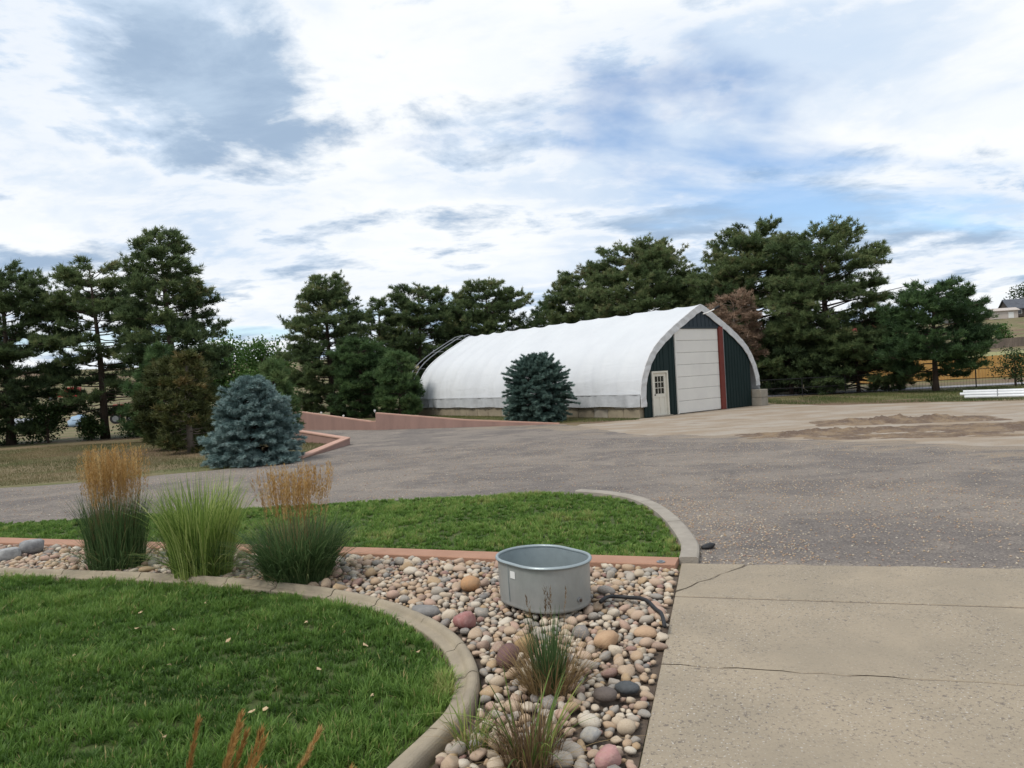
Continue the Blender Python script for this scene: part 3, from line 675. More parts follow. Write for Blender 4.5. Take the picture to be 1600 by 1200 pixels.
def plumes(n, rb_, hgt, spread, r_, head=.28, fat=.020, az=None, nfl=46, lean=(0, 0)):
    """upright stems, each with a feathery head; returns stem and head arrays"""
    a = r_.uniform(0, 2*pi, n); q = rb_ * np.sqrt(r_.uniform(0, 1, n)); base = np.stack([np.cos(a)*q, np.sin(a)*q, np.full(n, .03)], -1)
    d = unit(np.stack([np.cos(a)*spread*q/rb_ + r_.normal(0, .05, n) + lean[0], np.sin(a)*spread*q/rb_ + r_.normal(0, .05, n) + lean[1], np.ones(n)], -1)); ln = hgt * r_.uniform(.8, 1.05, n)
    tip = base + d * ln[:, None]; sd2 = unit(np.cross(d, r_.normal(0, 1, (n, 3)))) * .0022
    SV = np.stack([base - sd2, base + sd2, tip], 1).reshape(-1, 3); SF = np.arange(3*n).reshape(-1, 3)
    t = r_.uniform(0, 1, (n, nfl)); hl = head * r_.uniform(.75, 1.1, n)
    pos = tip[:, None] - d[:, None] * (hl[:, None] * t)[..., None]
    outd = unit(np.cross(np.repeat(d[:, None], nfl, 1), r_.normal(0, 1, (n, nfl, 3)))); rad_ = fat * np.sin(np.clip(t*.9 + .1, 0, 1) * pi)[..., None] ** .7
    fl = unit(d[:, None] * 1.0 + outd * .45) * .032; side = unit(np.cross(fl, outd)) * .0032
    c0 = pos + outd * rad_ * r_.uniform(.1, 1, (n, nfl, 1))
    HV = np.stack([c0 - side, c0 + side, c0 + fl], 2).reshape(-1, 3); HF = np.arange(len(HV)).reshape(-1, 3)
    return SV, SF, HV, HF, np.repeat(np.repeat(r_.uniform(.1, .9, n), nfl), 3)
def reed(x, y, seed, nl, ll, npl, hp_, rb_, label, spread=.16, head=.30, group=None, dr=.28, lw=.010, pspread=.16):
    r_ = np.random.RandomState(seed); e = empty('reed_grass', (x, y, .0), label=label, cat='ornamental grass', group=group)
    V, Fm, t = strips(nl, rb_, ll, lw, spread, dr, r_); obj('leaves', V, Fm, M_reed, e, tint=t)
    V, Fm, t = strips(260, rb_ * 1.05, ll * .6, lw, .42, .55, r_, 6, tlo=.1, thi=1.); obj('low_leaves', V, Fm, M_reed, e, tint=t)
    SV, SF, HV, HF, ht = plumes(npl, rb_ * .8, hp_, pspread, r_, head); obj('stems', SV, SF, M_dry, e, tint=np.full(len(SV), .6)); obj('seed_heads', HV, HF, M_plume, e, tint=ht)
    return e
reed(-4.98, 9.05, 51, 1100, .98, 300, 1.45, .31, 'tall reed grass with dense amber plumes, leftmost in the rock bed', .06, .42, dr=.12, pspread=.06)
reed(-2.41, 7.95, 52, 1700, .78, 170, 1.22, .32, 'reed grass with loose tan plumes and blue green leaves, right of the lime grass', .20, .34, dr=.34, lw=.014, pspread=.12)
r2 = np.random.RandomState(53); e = empty('maiden_grass', (-3.65, 8.42, 0), label='bushy lime green grass clump with arching striped leaves, no plumes', cat='ornamental grass')
V, Fm, t = strips(1200, .32, 1.18, .012, .07, .20, r2, 7); obj('leaves', V, Fm, M_lime, e, tint=t)
V, Fm, t = strips(240, .30, .55, .011, .38, .5, r2, 6, tlo=.1, thi=1.); obj('low_leaves', V, Fm, M_lime, e, tint=t)
V, Fm, t = strips(260, .22, .62, .010, .45, .4, r2, 5, tlo=0, thi=.25); obj('inner_leaves', V, Fm, M_reed, e, tint=t)
# small tufts in the near rocks
r2 = np.random.RandomState(54); e = empty('reed_grass', (.14, 4.82, 0), label='small reed tuft half dry and brown in front of the tank', cat='ornamental grass')
V, Fm, t = strips(200, .09, .52, .008, .10, .10, r2, 5); obj('leaves', V, Fm, M_reed, e, tint=t)
V, Fm, t = strips(420, .16, .36, .006, .42, .25, r2, 5, tlo=.3, thi=1); obj('dry_leaves', V, Fm, M_dry, e, tint=t)
SV, SF, HV, HF, ht = plumes(7, .07, .72, .12, r2, .26, .006, nfl=22); obj('stems', SV, SF, M_dry, e, tint=np.full(len(SV), .5)); obj('seed_heads', HV, HF, M_dry, e, tint=ht * .7)
r2 = np.random.RandomState(55); e = empty('grass_tuft', (-.01, 3.92, 0), label='tuft of broad lime leaves among dark dead stems at the bottom of the rocks', cat='grass tuft')
V, Fm, t = strips(30, .09, .55, .016, .35, .35, r2, 7); obj('leaves', V, Fm, M_weed, e, tint=t)
V, Fm, t = strips(230, .15, .34, .006, .16, .18, r2, 4, tlo=0, thi=.55); obj('dead_stems', V, Fm, M_dry, e, tint=t)
V, Fm, t = strips(50, .14, .36, .006, .5, .6, r2, 7, tlo=.5, thi=1); obj('dry_leaves', V, Fm, M_dry, e, tint=t)
r2 = np.random.RandomState(56); e = empty('grass_tuft', (-.33, 4.12, 0), label='thin yellow green weed tuft growing against the inside of the mowing curb', cat='grass tuft')
V, Fm, t = strips(75, .09, .30, .007, .30, .30, r2, 6, tlo=.3, thi=1); obj('leaves', V, Fm, M_weed, e, tint=t)
V, Fm, t = strips(60, .10, .20, .005, .4, .4, r2, 5, tlo=.4, thi=1); obj('dry_leaves', V, Fm, M_dry, e, tint=t)
# the plumes that rise into the bottom of the frame
r2 = np.random.RandomState(57); e = empty('reed_grass', (-1.30, 2.32, 0), label='amber reed plumes rising into the bottom edge in front of the near lawn', cat='ornamental grass')
V, Fm, t = strips(260, .12, .62, .010, .14, .2, r2, 5); obj('leaves', V, Fm, M_reed, e, tint=t)
SV, SF, HV, HF, ht = plumes(13, .10, 1.12, .30, r2, .36, .0042, nfl=240, lean=(.42, .0)); obj('stems', SV, SF, M_dry, e, tint=np.full(len(SV), .6)); obj('seed_heads', HV, HF, M_plume, e, tint=ht)

# ------------------------------------------------------------------ retaining walls
def wall_run(root, pts, thick, m, mc, cap=.045):
    """pts: (x, y, top) with the face line; body plus a slightly proud coping, per run"""
    o = np.array(root.location)
    for (a, b) in zip(pts[:-1], pts[1:]):
        a = np.array(a, float); b = np.array(b, float); d = (b - a)[:2]; d /= np.linalg.norm(d); nrm = np.array([-d[1], d[0]])
        for nm, mm, off0, off1, z0f, z1f in (('wall_body', m, 0, thick, lambda t: -.1, lambda t: t - cap), ('coping', mc, -.025, thick + .025, lambda t: t - cap, lambda t: t)):
            V = []
            for p in (a, b):
                for off in (off0, off1):
                    for zf in (z0f, z1f): V.append((p[0] + nrm[0]*off - o[0], p[1] + nrm[1]*off - o[1], zf(p[2])))
            MB().add(V, [[0,4,5,1],[2,3,7,6],[0,1,3,2],[4,6,7,5],[1,5,7,3],[0,2,6,4]]).obj(nm, mm, root)
w1 = empty('retaining_wall', (-6.45, 34.36, 0), label='long salmon stucco retaining wall stepping down along the far side of the drive', cat='wall')
wall_run(w1, [(1.9, 31.42, .05), (-2.24, 32.72, .36), (-6.45, 34.36, .82)], -.22, M_stucco, M_cop)
wall_run(w1, [(-6.45, 34.36, .44), (-6.8, 34.63, .42)], -.22, M_stucco, M_cop)
wall_run(w1, [(-6.8, 34.63, .42), (-10.98, 37.86, .95), (-14.2, 40.4, 1.15)], -.22, M_stucco, M_cop)
w2 = empty('retaining_wall', (-5.95, 26.53, 0), label='low salmon wall bent in an L beside the blue spruce', cat='wall')
wall_run(w2, [(-6.46, 22.2, .05), (-5.95, 26.53, .27)], .26, M_stucco, M_cop)
wall_run(w2, [(-5.95, 26.53, .27), (-8.73, 29.91, .46), (-12.2, 33.9, .60)], .24, M_stucco, M_cop)
for i, (x, y, z) in enumerate([(-9.66, 37.0, .775), (-8.32, 36.0, .60), (-6.50, 34.52, .815)]):
    b = MB(); b.tube([(0, 0, 0), (0, 0, .05)], .018, 8); b.tube([(0, 0, .05), (0, 0, .12), (0, 0, .13)], [.045, .05, .02], 10)
    tag(b.obj('wall_light', M_white, None, False, (x, y, z)), ['small white light on the long salmon wall, leftmost of three', 'small white light on the long salmon wall, middle of three', 'small white light at the highest corner of the long salmon wall'][i], 'lamp', 'small lights on the salmon wall')
tag(MB().tube([(-6.9, 23.6, 0), (-7.25, 23.9, .75)], .012, 6).obj('marker_stake', mat('pale stake', (.55, .52, .36))), 'thin pale leaning stake between the blue spruce and the low wall', 'stake')
tag(MB().bbox(-12.9, -11.9, 39.6, 39.85, .0, 1.30, .02).obj('timber_post', M_oldwood), 'brown weathered timber behind the left end of the long salmon wall', 'timber')

# ------------------------------------------------------------------ barn
A = R(38)
bn = empty('fabric_barn', (5.65, 32.1, 0), A, label='long white fabric covered arched barn with dark green front and white door', cat='barn')
CX, LEN = 4.35, 19.0
half = [(4.47, .50), (4.47, 1.04), (4.42, 1.5), (4.29, 1.9), (4.10, 2.3), (3.84, 2.7), (3.48, 3.1), (3.02, 3.46), (2.50, 3.80), (1.95, 4.12), (1.38, 4.42), (.85, 4.70), (.42, 4.92), (.15, 5.04), (0, 5.07)]
prof = [(CX - d, z) for d, z in half] + [(CX + d, z) for d, z in half[::-1][1:]]
prof = [tuple(p) for p in smooth_path(prof, .16)]
prof = [(x, max(z, .50)) for x, z in prof]
nP = len(prof); NB = 14; SUB = 10; ys = np.linspace(0, LEN, NB*SUB + 1)
rr = np.random.RandomState(12); sagb = rr.uniform(.045, .075, NB); pull = rr.uniform(-1, 1, (NB, 3))
V = []
for j, yv in enumerate(ys):
    b_ = min(int(j // SUB), NB - 1); f_ = (j / SUB) - b_; sg = sagb[b_] * sin(pi * f_) ** .8
    for i, (x, z) in enumerate(prof):
        nx, nz = CX - x, max(0, 2.2 - z) * .15 - (z - 1.5) * .8
        l = math.hypot(nx, nz) or 1; u = i / (nP - 1); lo = max(0, 1 - (min(u, 1-u)) / .22)
        k = sg * (1 + .5 * sin(6.3 * u * (1 + pull[b_, 0])))
        k += lo * .035 * sin(f_ * (22 + 6 * pull[b_, 1]) + u * 70 * pull[b_, 2]) * (f_ * (1 - f_) * 4) ** .5
        if z < 1.05: k *= .3
        V.append((x + nx / l * k, yv, z + (nz / l * k if z > 2 else 0)))
Fq = np.array([[j*nP+i, j*nP+i+1, (j+1)*nP+i+1, (j+1)*nP+i] for j in range(len(ys)-1) for i in range(nP-1) if V[j*nP+i][2] > 1.0 or V[j*nP+i+1][2] > 1.0])
cover = obj('cover', np.array(V), Fq, M_cover, bn, True)
# skirt along the camera side and the far side
def skirt(x, s):
    rr = np.random.RandomState(int(20 + s)); V = []; nz = 9; ny = 190; fold = np.convolve(rr.normal(0, 1.6, 195), [.25, .5, .25], 'same'); fold2 = np.convolve(rr.normal(0, 1.6, 195), [.25, .5, .25], 'same')
    for j in range(ny + 1):
        yv = LEN * j / ny
        for k in range(nz + 1):
            t = k / nz; V.append((x + s * (.02 + .028 * t * fold[j] + .010 * fold2[j] * (1 - t)), yv, 1.06 - .55 * t - .02 * t * sin(j * .21)))
    Fm = np.array([[j*(nz+1)+k, j*(nz+1)+k+1, (j+1)*(nz+1)+k+1, (j+1)*(nz+1)+k] for j in range(ny) for k in range(nz)])
    o = obj('skirt', np.array(V), Fm, M_skirt, cover, True); return o
skirt(CX - 4.47 - .02, -1); skirt(CX + 4.47 + .02, 1)
MB().box(CX - 4.47 - .055, CX - 4.47 - .02, .02, LEN, 1.045, 1.085).obj('batten', M_cover, cover)
MB().box(CX + 4.47 + .02, CX + 4.47 + .055, .02, LEN, 1.045, 1.085).obj('batten', M_cover, cover)
# folded front edge of the cover
inner = []
for i, (x, z) in enumerate(prof):
    t = np.array(prof[min(i+1, nP-1)]) - np.array(prof[max(i-1, 0)]); t = t / np.linalg.norm(t); nrm = np.array([t[1], -t[0]])
    wd = .33 + .012 * sin(i * 1.7); p = np.array([x, z]) + nrm * wd; 
    if x < CX: p[0] = min(p[0], CX - .004)
    else: p[0] = max(p[0], CX + .004)
    inner.append(tuple(p))
for (lo_, hi_) in ((0, nP // 2), (nP // 2, nP - 1)):
    V = []; idx = list(range(lo_, hi_ + 1))
    if lo_: idx = [i for i in idx if prof[i][1] > .88]
    for i in idx:
        x, z = prof[i]; a, c = inner[i]
        wv = .012 * sin(i * 2.3); V += [(x, .0, z), (x, -.045 + wv, z - .01), (a, -.055 - wv, c), (a, -.02, c)]
    m_ = len(idx); Fm = [[4*i+k, 4*i+(k+1) % 4, 4*i+4+(k+1) % 4, 4*i+4+k] for i in range(m_-1) for k in range(4)] + [[0,1,2,3], [4*m_-1, 4*m_-2, 4*m_-3, 4*m_-4]]
    MB().add(V, Fm).obj('front_edge', M_fascia, cover)
# front wall: ribbed dark green sheets, with openings
def arch_z(x):
    zs = [p for p in inner]; xs = [p[0] for p in zs]; return float(np.interp(x, xs, [p[1] for p in zs])) + .10
def ribbed(name, x0, x1, z0f, z1f, m, y=.03, pitch_=.23):
    xs = [x0]; x = x0
    V = []; Fm = []
    cut = []
    while x < x1 - 1e-6:
        for dx, dy in ((0, 0), (pitch_ - .055, 0), (pitch_ - .045, -.022), (pitch_ - .012, -.022)):
            if x + dx <= x1: cut.append((x + dx, dy))
        x += pitch_
    cut.append((x1, 0))
    for xx, dy in cut: V += [(xx, y + dy, z0f(xx)), (xx, y + dy, max(z0f(xx) + .01, z1f(xx)))]
    Fm = [[2*i, 2*i+2, 2*i+3, 2*i+1] for i in range(len(cut)-1)]
    n = len(V); V += [(a, y + .06, c) for a, b2, c in V]; Fm += [[n+f[0], n+f[3], n+f[2], n+f[1]] for f in Fm]
    Fm += [[0, 1, n+1, n], [n-2, 2*n-2, 2*n-1, n-1]]
    return MB().add(V, Fm).obj(name, m, bn)
top = lambda x: arch_z(x)
ribbed('wall_sheet', .16, .66, lambda x: 0.02, top, M_green)
ribbed('wall_sheet', 1.74, 2.33, lambda x: 0.02, top, M_green)
ribbed('wall_sheet', .66, 1.74, lambda x: 2.04, top, M_green)
ribbed('wall_sheet', 5.98, 8.12, lambda x: 0.02, top, M_green)
ribbed('gable_sheet', 2.33, 5.98, lambda x: 4.02, top, M_slate, pitch_=.30)
MB().box(2.33, 5.60, -.02, .03, 3.93, 4.016).obj('door_header', M_slate, bn)
MB().box(5.605, 5.90, -.06, .09, .02, 4.012).obj('red_post', M_red, bn)
MB().box(5.903, 5.978, -.03, .08, .02, 4.012).obj('jamb_trim', M_steel, bn)
gd = empty('garage_door', (0, 0, 0)); gd.parent = bn
MB().box(2.40, 5.60, .085, .10, .02, 3.93).obj('backing', M_steel, gd)
for k in range(7):
    z0 = .035 + k * .556; b = MB(); b.bbox(2.405, 5.598, .035, .084, z0 + .006, z0 + .551, .012); b.obj('panel', M_garage, gd)
MB().box(2.335, 2.40, -.03, .10, .02, 3.93).obj('jamb', M_garage, gd)
md = empty('entry_door', (0, 0, 0)); md.parent = bn
b = MB(); b.box(.665, .745, -.035, .09, 0.02, 2.03); b.box(1.655, 1.735, -.035, .09, .02, 2.03); b.box(.745, 1.655, -.035, .09, 1.95, 2.03); b.obj('frame', M_dwhite, md)
lf = MB(); lf.box(.75, .90, .03, .07, .03, 1.945); lf.box(1.50, 1.65, .03, .07, .03, 1.945); lf.box(.90, 1.50, .03, .07, .03, .16); lf.box(.90, 1.50, .03, .07, .86, 1.02); lf.box(.90, 1.50, .03, .07, 1.80, 1.945); lf.box(.90, 1.50, .045, .065, .16, .86)
lf.box(1.17, 1.23, .031, .069, .16, .86); leaf_o = lf.obj('leaf', M_dwhite, md)
for i in range(3):
    for j in range(3): MB().box(.915 + i*.195, .915 + i*.195 + .17, .048, .056, 1.035 + j*.258, 1.035 + j*.258 + .232).obj('pane', M_glass, leaf_o)
b = MB()
for i in range(2): b.box(1.085 + i*.195, 1.11 + i*.195, .036, .064, 1.02, 1.80)
for j in range(2): b.box(.90, 1.50, .037, .063, 1.267 + j*.258, 1.293 + j*.258)
b.obj('muntins', M_dwhite, leaf_o)
b = MB(); b.tube([(.81, .03, .98), (.81, -.03, .98)], .016, 8); b.tube([(.81, -.03, .98), (.81, -.055, .98)], [.034, .028], 10); b.obj('door_knob', M_black, leaf_o)
MB().box(.70, 1.70, -.25, .0, .004, .06).obj('doorstep', M_block2, md)
# block footing, block by block
rr = np.random.RandomState(33)
def blocks(x0, x1, ystart, yend):
    for c_ in range(2):
        y = ystart - (.55 if c_ else 0); 
        while y < yend:
            ln = rr.uniform(.9, 1.25); a = max(y, ystart) + .008; b2 = min(y + ln, yend) - .008; y += ln
            if b2 - a < .15: continue
            j = rr.uniform(-.015, .015); MB().bbox(x0 + j, x1 + j, a, b2, c_*.415 + .004, c_*.415 + .41, .018).obj('footing_block', M_block if rr.uniform() < .6 else M_block2, bn)
blocks(-.06, .50, .14, LEN); blocks(8.17, 8.78, -.50, LEN)
# side frame bits, ridge lamp, open hoops at the rear
b = MB(); b.tube([(CX + .05, -.10, 4.60), (CX + .12, -.30, 4.64), (CX + .42, -.50, 4.80)], .028, 8); arm = b.obj('lamp_arm', M_white, bn)
b = MB(); b.tube([(CX + .40, -.48, 4.79), (CX + .62, -.62, 4.92)], [.05, .07], 10); b.obj('lamp_head', M_black, arm)
for k, (yv, gx) in enumerate(((LEN + .5, .10), (LEN + 1.2, .12))):
    MB().tube([(CX + (x - CX) * 1.03, yv, z + (.14 if z > 1.2 else 0)) for x, z in prof[::3]], .035, 6).obj('hoop', M_steel, bn)
for i in range(12, nP - 12, 9):
    x, z = prof[i]; b = MB(); b.tube([(CX + (x-CX)*1.03, LEN - .2, z + .14), (CX + (x-CX)*1.03, LEN + 1.25, z + .14)], .022, 6); b.obj('purlin', M_steel, bn)
b = MB(); V = [(x, LEN - .15, z) for x, z in prof]; b.add(V + [(CX, LEN - .15, .5)], [[i, i+1, nP] for i in range(nP-1)]); b.obj('rear_wall', M_cover, bn)

# ------------------------------------------------------------------ trees
def tufts(C_, D_, k, ln, wd, r_, spread=.75):
    n = len(C_); d = unit(D_[:, None] * 1.0 + spread * unit(r_.normal(0, 1, (n, k, 3)))); l = ln * r_.uniform(.7, 1.2, (n, k, 1))
    s = unit(np.cross(d, r_.normal(0, 1, (n, k, 3)))) * (wd / 2); c = C_[:, None] + r_.normal(0, ln * .14, (n, k, 3))
    V = np.stack([c - s, c + s, c + d * l], 2).reshape(-1, 3); return V, np.arange(len(V)).reshape(-1, 3)
def pine(x, y, h, wd, seed, label, group=None, base=.10, dens=1., shape='cone', m=None, tone=0., nk=13, tl=.25, tw=.044, bare=0., lean=0., name='pine_tree', z0=None, barkm=None, trunk_r=None, deadbits=0):
    r_ = np.random.RandomState(seed); m = m or M_needle
    e = empty(name, (x, y, float(terr(x, y)) if z0 is None else z0), label=label, cat='tree', group=group)
    tr = trunk_r or .017 * h + .05
    ax = lambda t: np.array([lean * t * h + .05*h*.12*sin(t*5 + seed), .05*h*.12*cos(t*4 + seed), t * h])
    MB().tube([ax(t) for t in np.linspace(-.01, .97, 12)], [tr * (1 - t)**.8 * (1.25 if i == 0 else 1) + .012 for i, t in enumerate(np.linspace(0, .97, 12))], 9).obj('trunk', barkm or M_bark, e, True)
    wd *= 1.08; nb_ = int((h * 5.2 + 18) * dens); lb = MB(); cs = []; ds = []; ts = []
    for i in range(nb_):
        u = (i + r_.uniform(0, 1)) / nb_; t = base + (.955 - base) * u
        if shape == 'cone': f = (1 - u)**.70 * (.66 + .34 * min(1, u / .18)) + .05
        elif shape == 'round': f = math.sqrt(max(0, 1 - (max(0, u - .42) / .60)**2)) * (.74 + .26 * min(1, u / .30)) + .04
        else: f = (1 - u)**.52 * (.62 + .38 * min(1, u / .3)) + .06
        Lb = wd / 2 * f * r_.uniform(.72, 1.05); az = i * 2.39996 + r_.normal(0, .45); el = -.10 + (.55 if shape == 'round' else .62) * u**1.3 + r_.normal(0, .14)
        p0 = ax(t); hd = np.array([cos(az), sin(az), 0]); pts = []
        for k in range(5):
            s = k / 4; pts.append(p0 + hd * Lb * s * cos(el) + np.array([0, 0, Lb * (math.sin(el) * s + .14 * s * s - .10 * s)]) + r_.normal(0, .035 * Lb * s, 3))
        rb0 = min(tr * .4, .008 + .010 * Lb); lb.tube(pts, [rb0 * (1 - .8 * k / 4) + .004 for k in range(5)], 4, False)
        if r_.uniform() < bare * (1 - .7*u): continue
        pts = np.array(pts); bt = r_.normal(0, .14); lines = [(pts[1], pts[4], az, 1.)]
        for q in range(int(1 + Lb * 1.35)):                       # side branches fill the space between the spokes
            s = r_.uniform(.28, .85); k = min(int(s * 4), 3); P = pts[k] + (pts[k+1] - pts[k]) * (s*4 - k); sa = az + (1 if q % 2 else -1) * r_.uniform(.45, 1.0)
            sl = Lb * (1.02 - s) * r_.uniform(.55, .95) + .12; E_ = P + np.array([cos(sa), sin(sa), r_.uniform(-.05, .55)]) * sl; lb.tube([P, E_], [rb0 * .4 + .003, .004], 3, False); lines.append((P, E_, sa, .8))
        for A_, B_, la, w8 in lines:
            ll = np.linalg.norm(B_ - A_); nt_ = int(ll * 6.5 + 2)
            for q in range(nt_):
                s = .12 + .88 * (q + r_.uniform(0, 1)) / nt_; P = A_ + (B_ - A_) * s; sa = la + r_.choice((-1, 1)) * r_.uniform(.3, 1.3); tl_ = r_.uniform(.12, .34) * min(1.3, .5 + wd * .11)
                td = unit(np.array([cos(sa), sin(sa), r_.uniform(-.15, .9)])); E_ = P + td * tl_
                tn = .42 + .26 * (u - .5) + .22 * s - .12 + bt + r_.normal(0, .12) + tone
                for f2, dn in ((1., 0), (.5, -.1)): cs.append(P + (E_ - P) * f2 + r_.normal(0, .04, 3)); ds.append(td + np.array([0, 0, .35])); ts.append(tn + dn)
            cs.append(B_); ds.append(unit(B_ - A_) + np.array([0, 0, .3])); ts.append(.62 + bt + tone + r_.normal(0, .1))
    for k in range(10): cs.append(ax(.88 + .09 * k / 10) + r_.normal(0, .08, 3)); ds.append(np.array([0, 0, 1.])); ts.append(.6 + tone)
    lb.obj('limbs', barkm or M_bark, e)
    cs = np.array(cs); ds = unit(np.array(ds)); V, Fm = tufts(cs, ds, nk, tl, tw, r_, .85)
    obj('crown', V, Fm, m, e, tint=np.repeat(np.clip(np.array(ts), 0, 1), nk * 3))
    return e
G1 = 'pines on the left behind the dry grass'; G2 = 'pines behind the barn'; G3 = 'pines right of the barn'
pine(-26.6, 39.0, 9.5, 5.9, 61, 'dark pine cut by the left edge of the picture', G1, .04, 1.35, 'round', tone=-.12, lean=-.02)
pine(-22.2, 40.0, 9.5, 5.6, 62, 'dark pine second from the left edge, shorter than its right neighbour', G1, .13, 1.25, 'round', tone=-.04, lean=-.03, bare=.3)
pine(-17.4, 38.0, 10.9, 6.2, 63, 'tallest pine of the left group with an open pointed crown', G1, .20, 1.2, 'cone2', tone=.02, lean=-.02)
pine(-16.6, 35.0, 4.6, 3.9, 64, 'low bushy green pine in front of the tallest left pine', G1, .02, 1.3, 'cone', M_needle2, -.05)
pine(-11.9, 27.0, 3.7, 2.6, 65, 'small yellowing half dead pine behind the blue spruce', G1, .01, 1.3, 'cone', M_nyel, 0, bare=.12, barkm=M_dead, tl=.2)
pine(-13.3, 29.2, 3.5, 2.6, 66, 'small brown and green pine left of the half dead one', G1, .03, 1.2, 'round', M_nyel, -.30, bare=.1)
pine(-10.2, 31.5, 3.4, 2.4, 67, 'small pine with pale upright candles behind the blue spruce top', G1, .03, 1.1, 'cone', M_needle2, .2)
pine(-13.0, 53.0, 10.3, 8.0, 171, 'broad conical pine left of the barn, widest of that row', G2, .03, 1.5, 'cone2', tone=.06)
pine(-10.2, 58.0, 9.1, 4.4, 72, 'slim pine just right of the broad conical pine', G2, .06, 1.2, 'cone2', tone=-.02)
pine(-7.3, 60.0, 9.7, 7.4, 73, 'dark pine with twin tips above the rear end of the barn', G2, .05, 1.4, 'round', tone=0.)
pine(-1.8, 62.0, 10.0, 8.2, 74, 'rounded pine rising above the middle of the barn roof', G2, .05, 1.5, 'round', tone=.02)
pine(-6.9, 45.0, 4.0, 3.6, 75, 'small fresh green pine standing against the rear corner of the barn', G2, .02, 1.4, 'cone2', M_needle2, 0)
pine(-10.0, 49.0, 5.0, 4.4, 76, 'low dense pine between the broad pine and the small green one', G2, .02, 1.4, 'round', M_needle2, -.25)
pine(3.2, 66.0, 9.0, 4.2, 77, 'small dark pine in the gap behind the barn roof', G2, .05, 1.2, 'cone2', M_needle2, -.1)
pine(5.9, 62.0, 10.6, 6.4, 78, 'olive pine left of the big dome shaped one behind the roof', G2, .05, 1.4, 'round', tone=.12)
pine(10.2, 58.0, 11.9, 10.4, 79, 'big dome shaped olive pine above the barn roof', G2, .05, 1.7, 'round', tone=.12)
pine(15.6, 57.0, 9.5, 7.0, 80, 'dark pine between the dome shaped pine and the tall right pair', G2, .03, 1.3, 'round', tone=.0)
pine(17.6, 53.0, 11.6, 9.4, 81, 'left one of the tall pair of pines right of the barn', G3, .03, 1.55, 'round', tone=.06, bare=.18)
pine(20.6, 48.0, 10.4, 9.2, 82, 'right one of the tall pair, with long bare spreading limbs', G3, .08, 1.25, 'round', tone=.06, bare=.25, trunk_r=.30)
pine(14.4, 47.0, 6.6, 3.6, 83, 'dead pine with rust brown needles behind the barn front', G3, .35, 1.0, 'round', M_ndead, .0, bare=.5, barkm=M_dead, nk=8)
pine(21.6, 46.0, 3.6, 6.6, 84, 'low spreading pine growth at the foot of the tall right pair', G3, .06, 1.4, 'round', tone=-.05)
pine(18.0, 47.5, 4.6, 5.0, 85, 'dark bushy pine right behind the barn front corner', G3, .05, 1.3, 'round', tone=-.1)
pine(23.9, 41.5, 5.9, 5.6, 86, 'single pine with a clear trunk in front of the black fence', G3, .17, 1.1, 'round', M_needle2, -.28, tl=.26, trunk_r=.16)

def spruce(x, y, h, wd, seed, label, m, shape):
    r_ = np.random.RandomState(seed); e = empty('blue_spruce', (x, y, 0), label=label, cat='tree')
    MB().tube([(0, 0, -.05), (0, 0, h * .5), (0, 0, h * .95)], [.09, .06, .01], 8).obj('trunk', M_bark, e)
    cs = []; ds = []; ts = []; lb = MB(); nb_ = 640
    for i in range(nb_):
        u = (i + r_.uniform(0, 1)) / nb_
        f = (1 - u)**.55 * (.86 + .14 * min(1, u / .25)) if shape == 'cone' else math.sqrt(max(0, 1 - ((u - .36) / .66)**2)) * (1 if u > .36 else .86 + .14*u/.36)
        Lb = wd / 2 * f * r_.uniform(.72, 1.08) + .07; az = i * 2.39996 + r_.normal(0, .4); Lb *= 1 + .10*sin(3*az + 9*u + seed) + .07*sin(5*az - 14*u); el = -.12 + .8 * u**2 + r_.normal(0, .20)
        d = np.array([cos(az)*cos(el), sin(az)*cos(el), math.sin(el)]); p0 = np.array([0, 0, .06 + u * h * .93]); E_ = p0 + d * Lb; E_[2] = max(E_[2], .06)
        lb.tube([p0, E_], [.014, .004], 3, False)
        side = np.array([-sin(az), cos(az), 0]); n_ = int(5 + Lb * 8)
        for q in range(n_):
            s = .45 + .55 * (q + r_.uniform(0, 1)) / n_; P = p0 + (E_ - p0) * s; sg = r_.choice((-1, 1)); wl = (1.05 - s) * .34 + .05
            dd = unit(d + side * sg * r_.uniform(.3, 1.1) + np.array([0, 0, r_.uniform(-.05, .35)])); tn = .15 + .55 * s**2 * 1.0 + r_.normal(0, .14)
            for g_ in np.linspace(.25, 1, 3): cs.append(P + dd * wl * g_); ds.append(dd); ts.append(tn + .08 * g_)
        for g_ in range(2): cs.append(E_ + d * .03 * g_); ds.append(d); ts.append(.78 + r_.normal(0, .12))
    lb.obj('limbs', M_bark, e)
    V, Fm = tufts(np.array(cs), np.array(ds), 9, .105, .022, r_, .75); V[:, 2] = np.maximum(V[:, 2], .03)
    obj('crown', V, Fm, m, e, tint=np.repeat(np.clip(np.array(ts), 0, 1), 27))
spruce(-7.65, 21.6, 2.42, 2.95, 91, 'silvery blue spruce beside the low salmon wall', M_spruce, 'cone')
spruce(1.15, 33.6, 2.75, 3.0, 92, 'rounded dark blue spruce in front of the white barn', M_spruce2, 'egg')

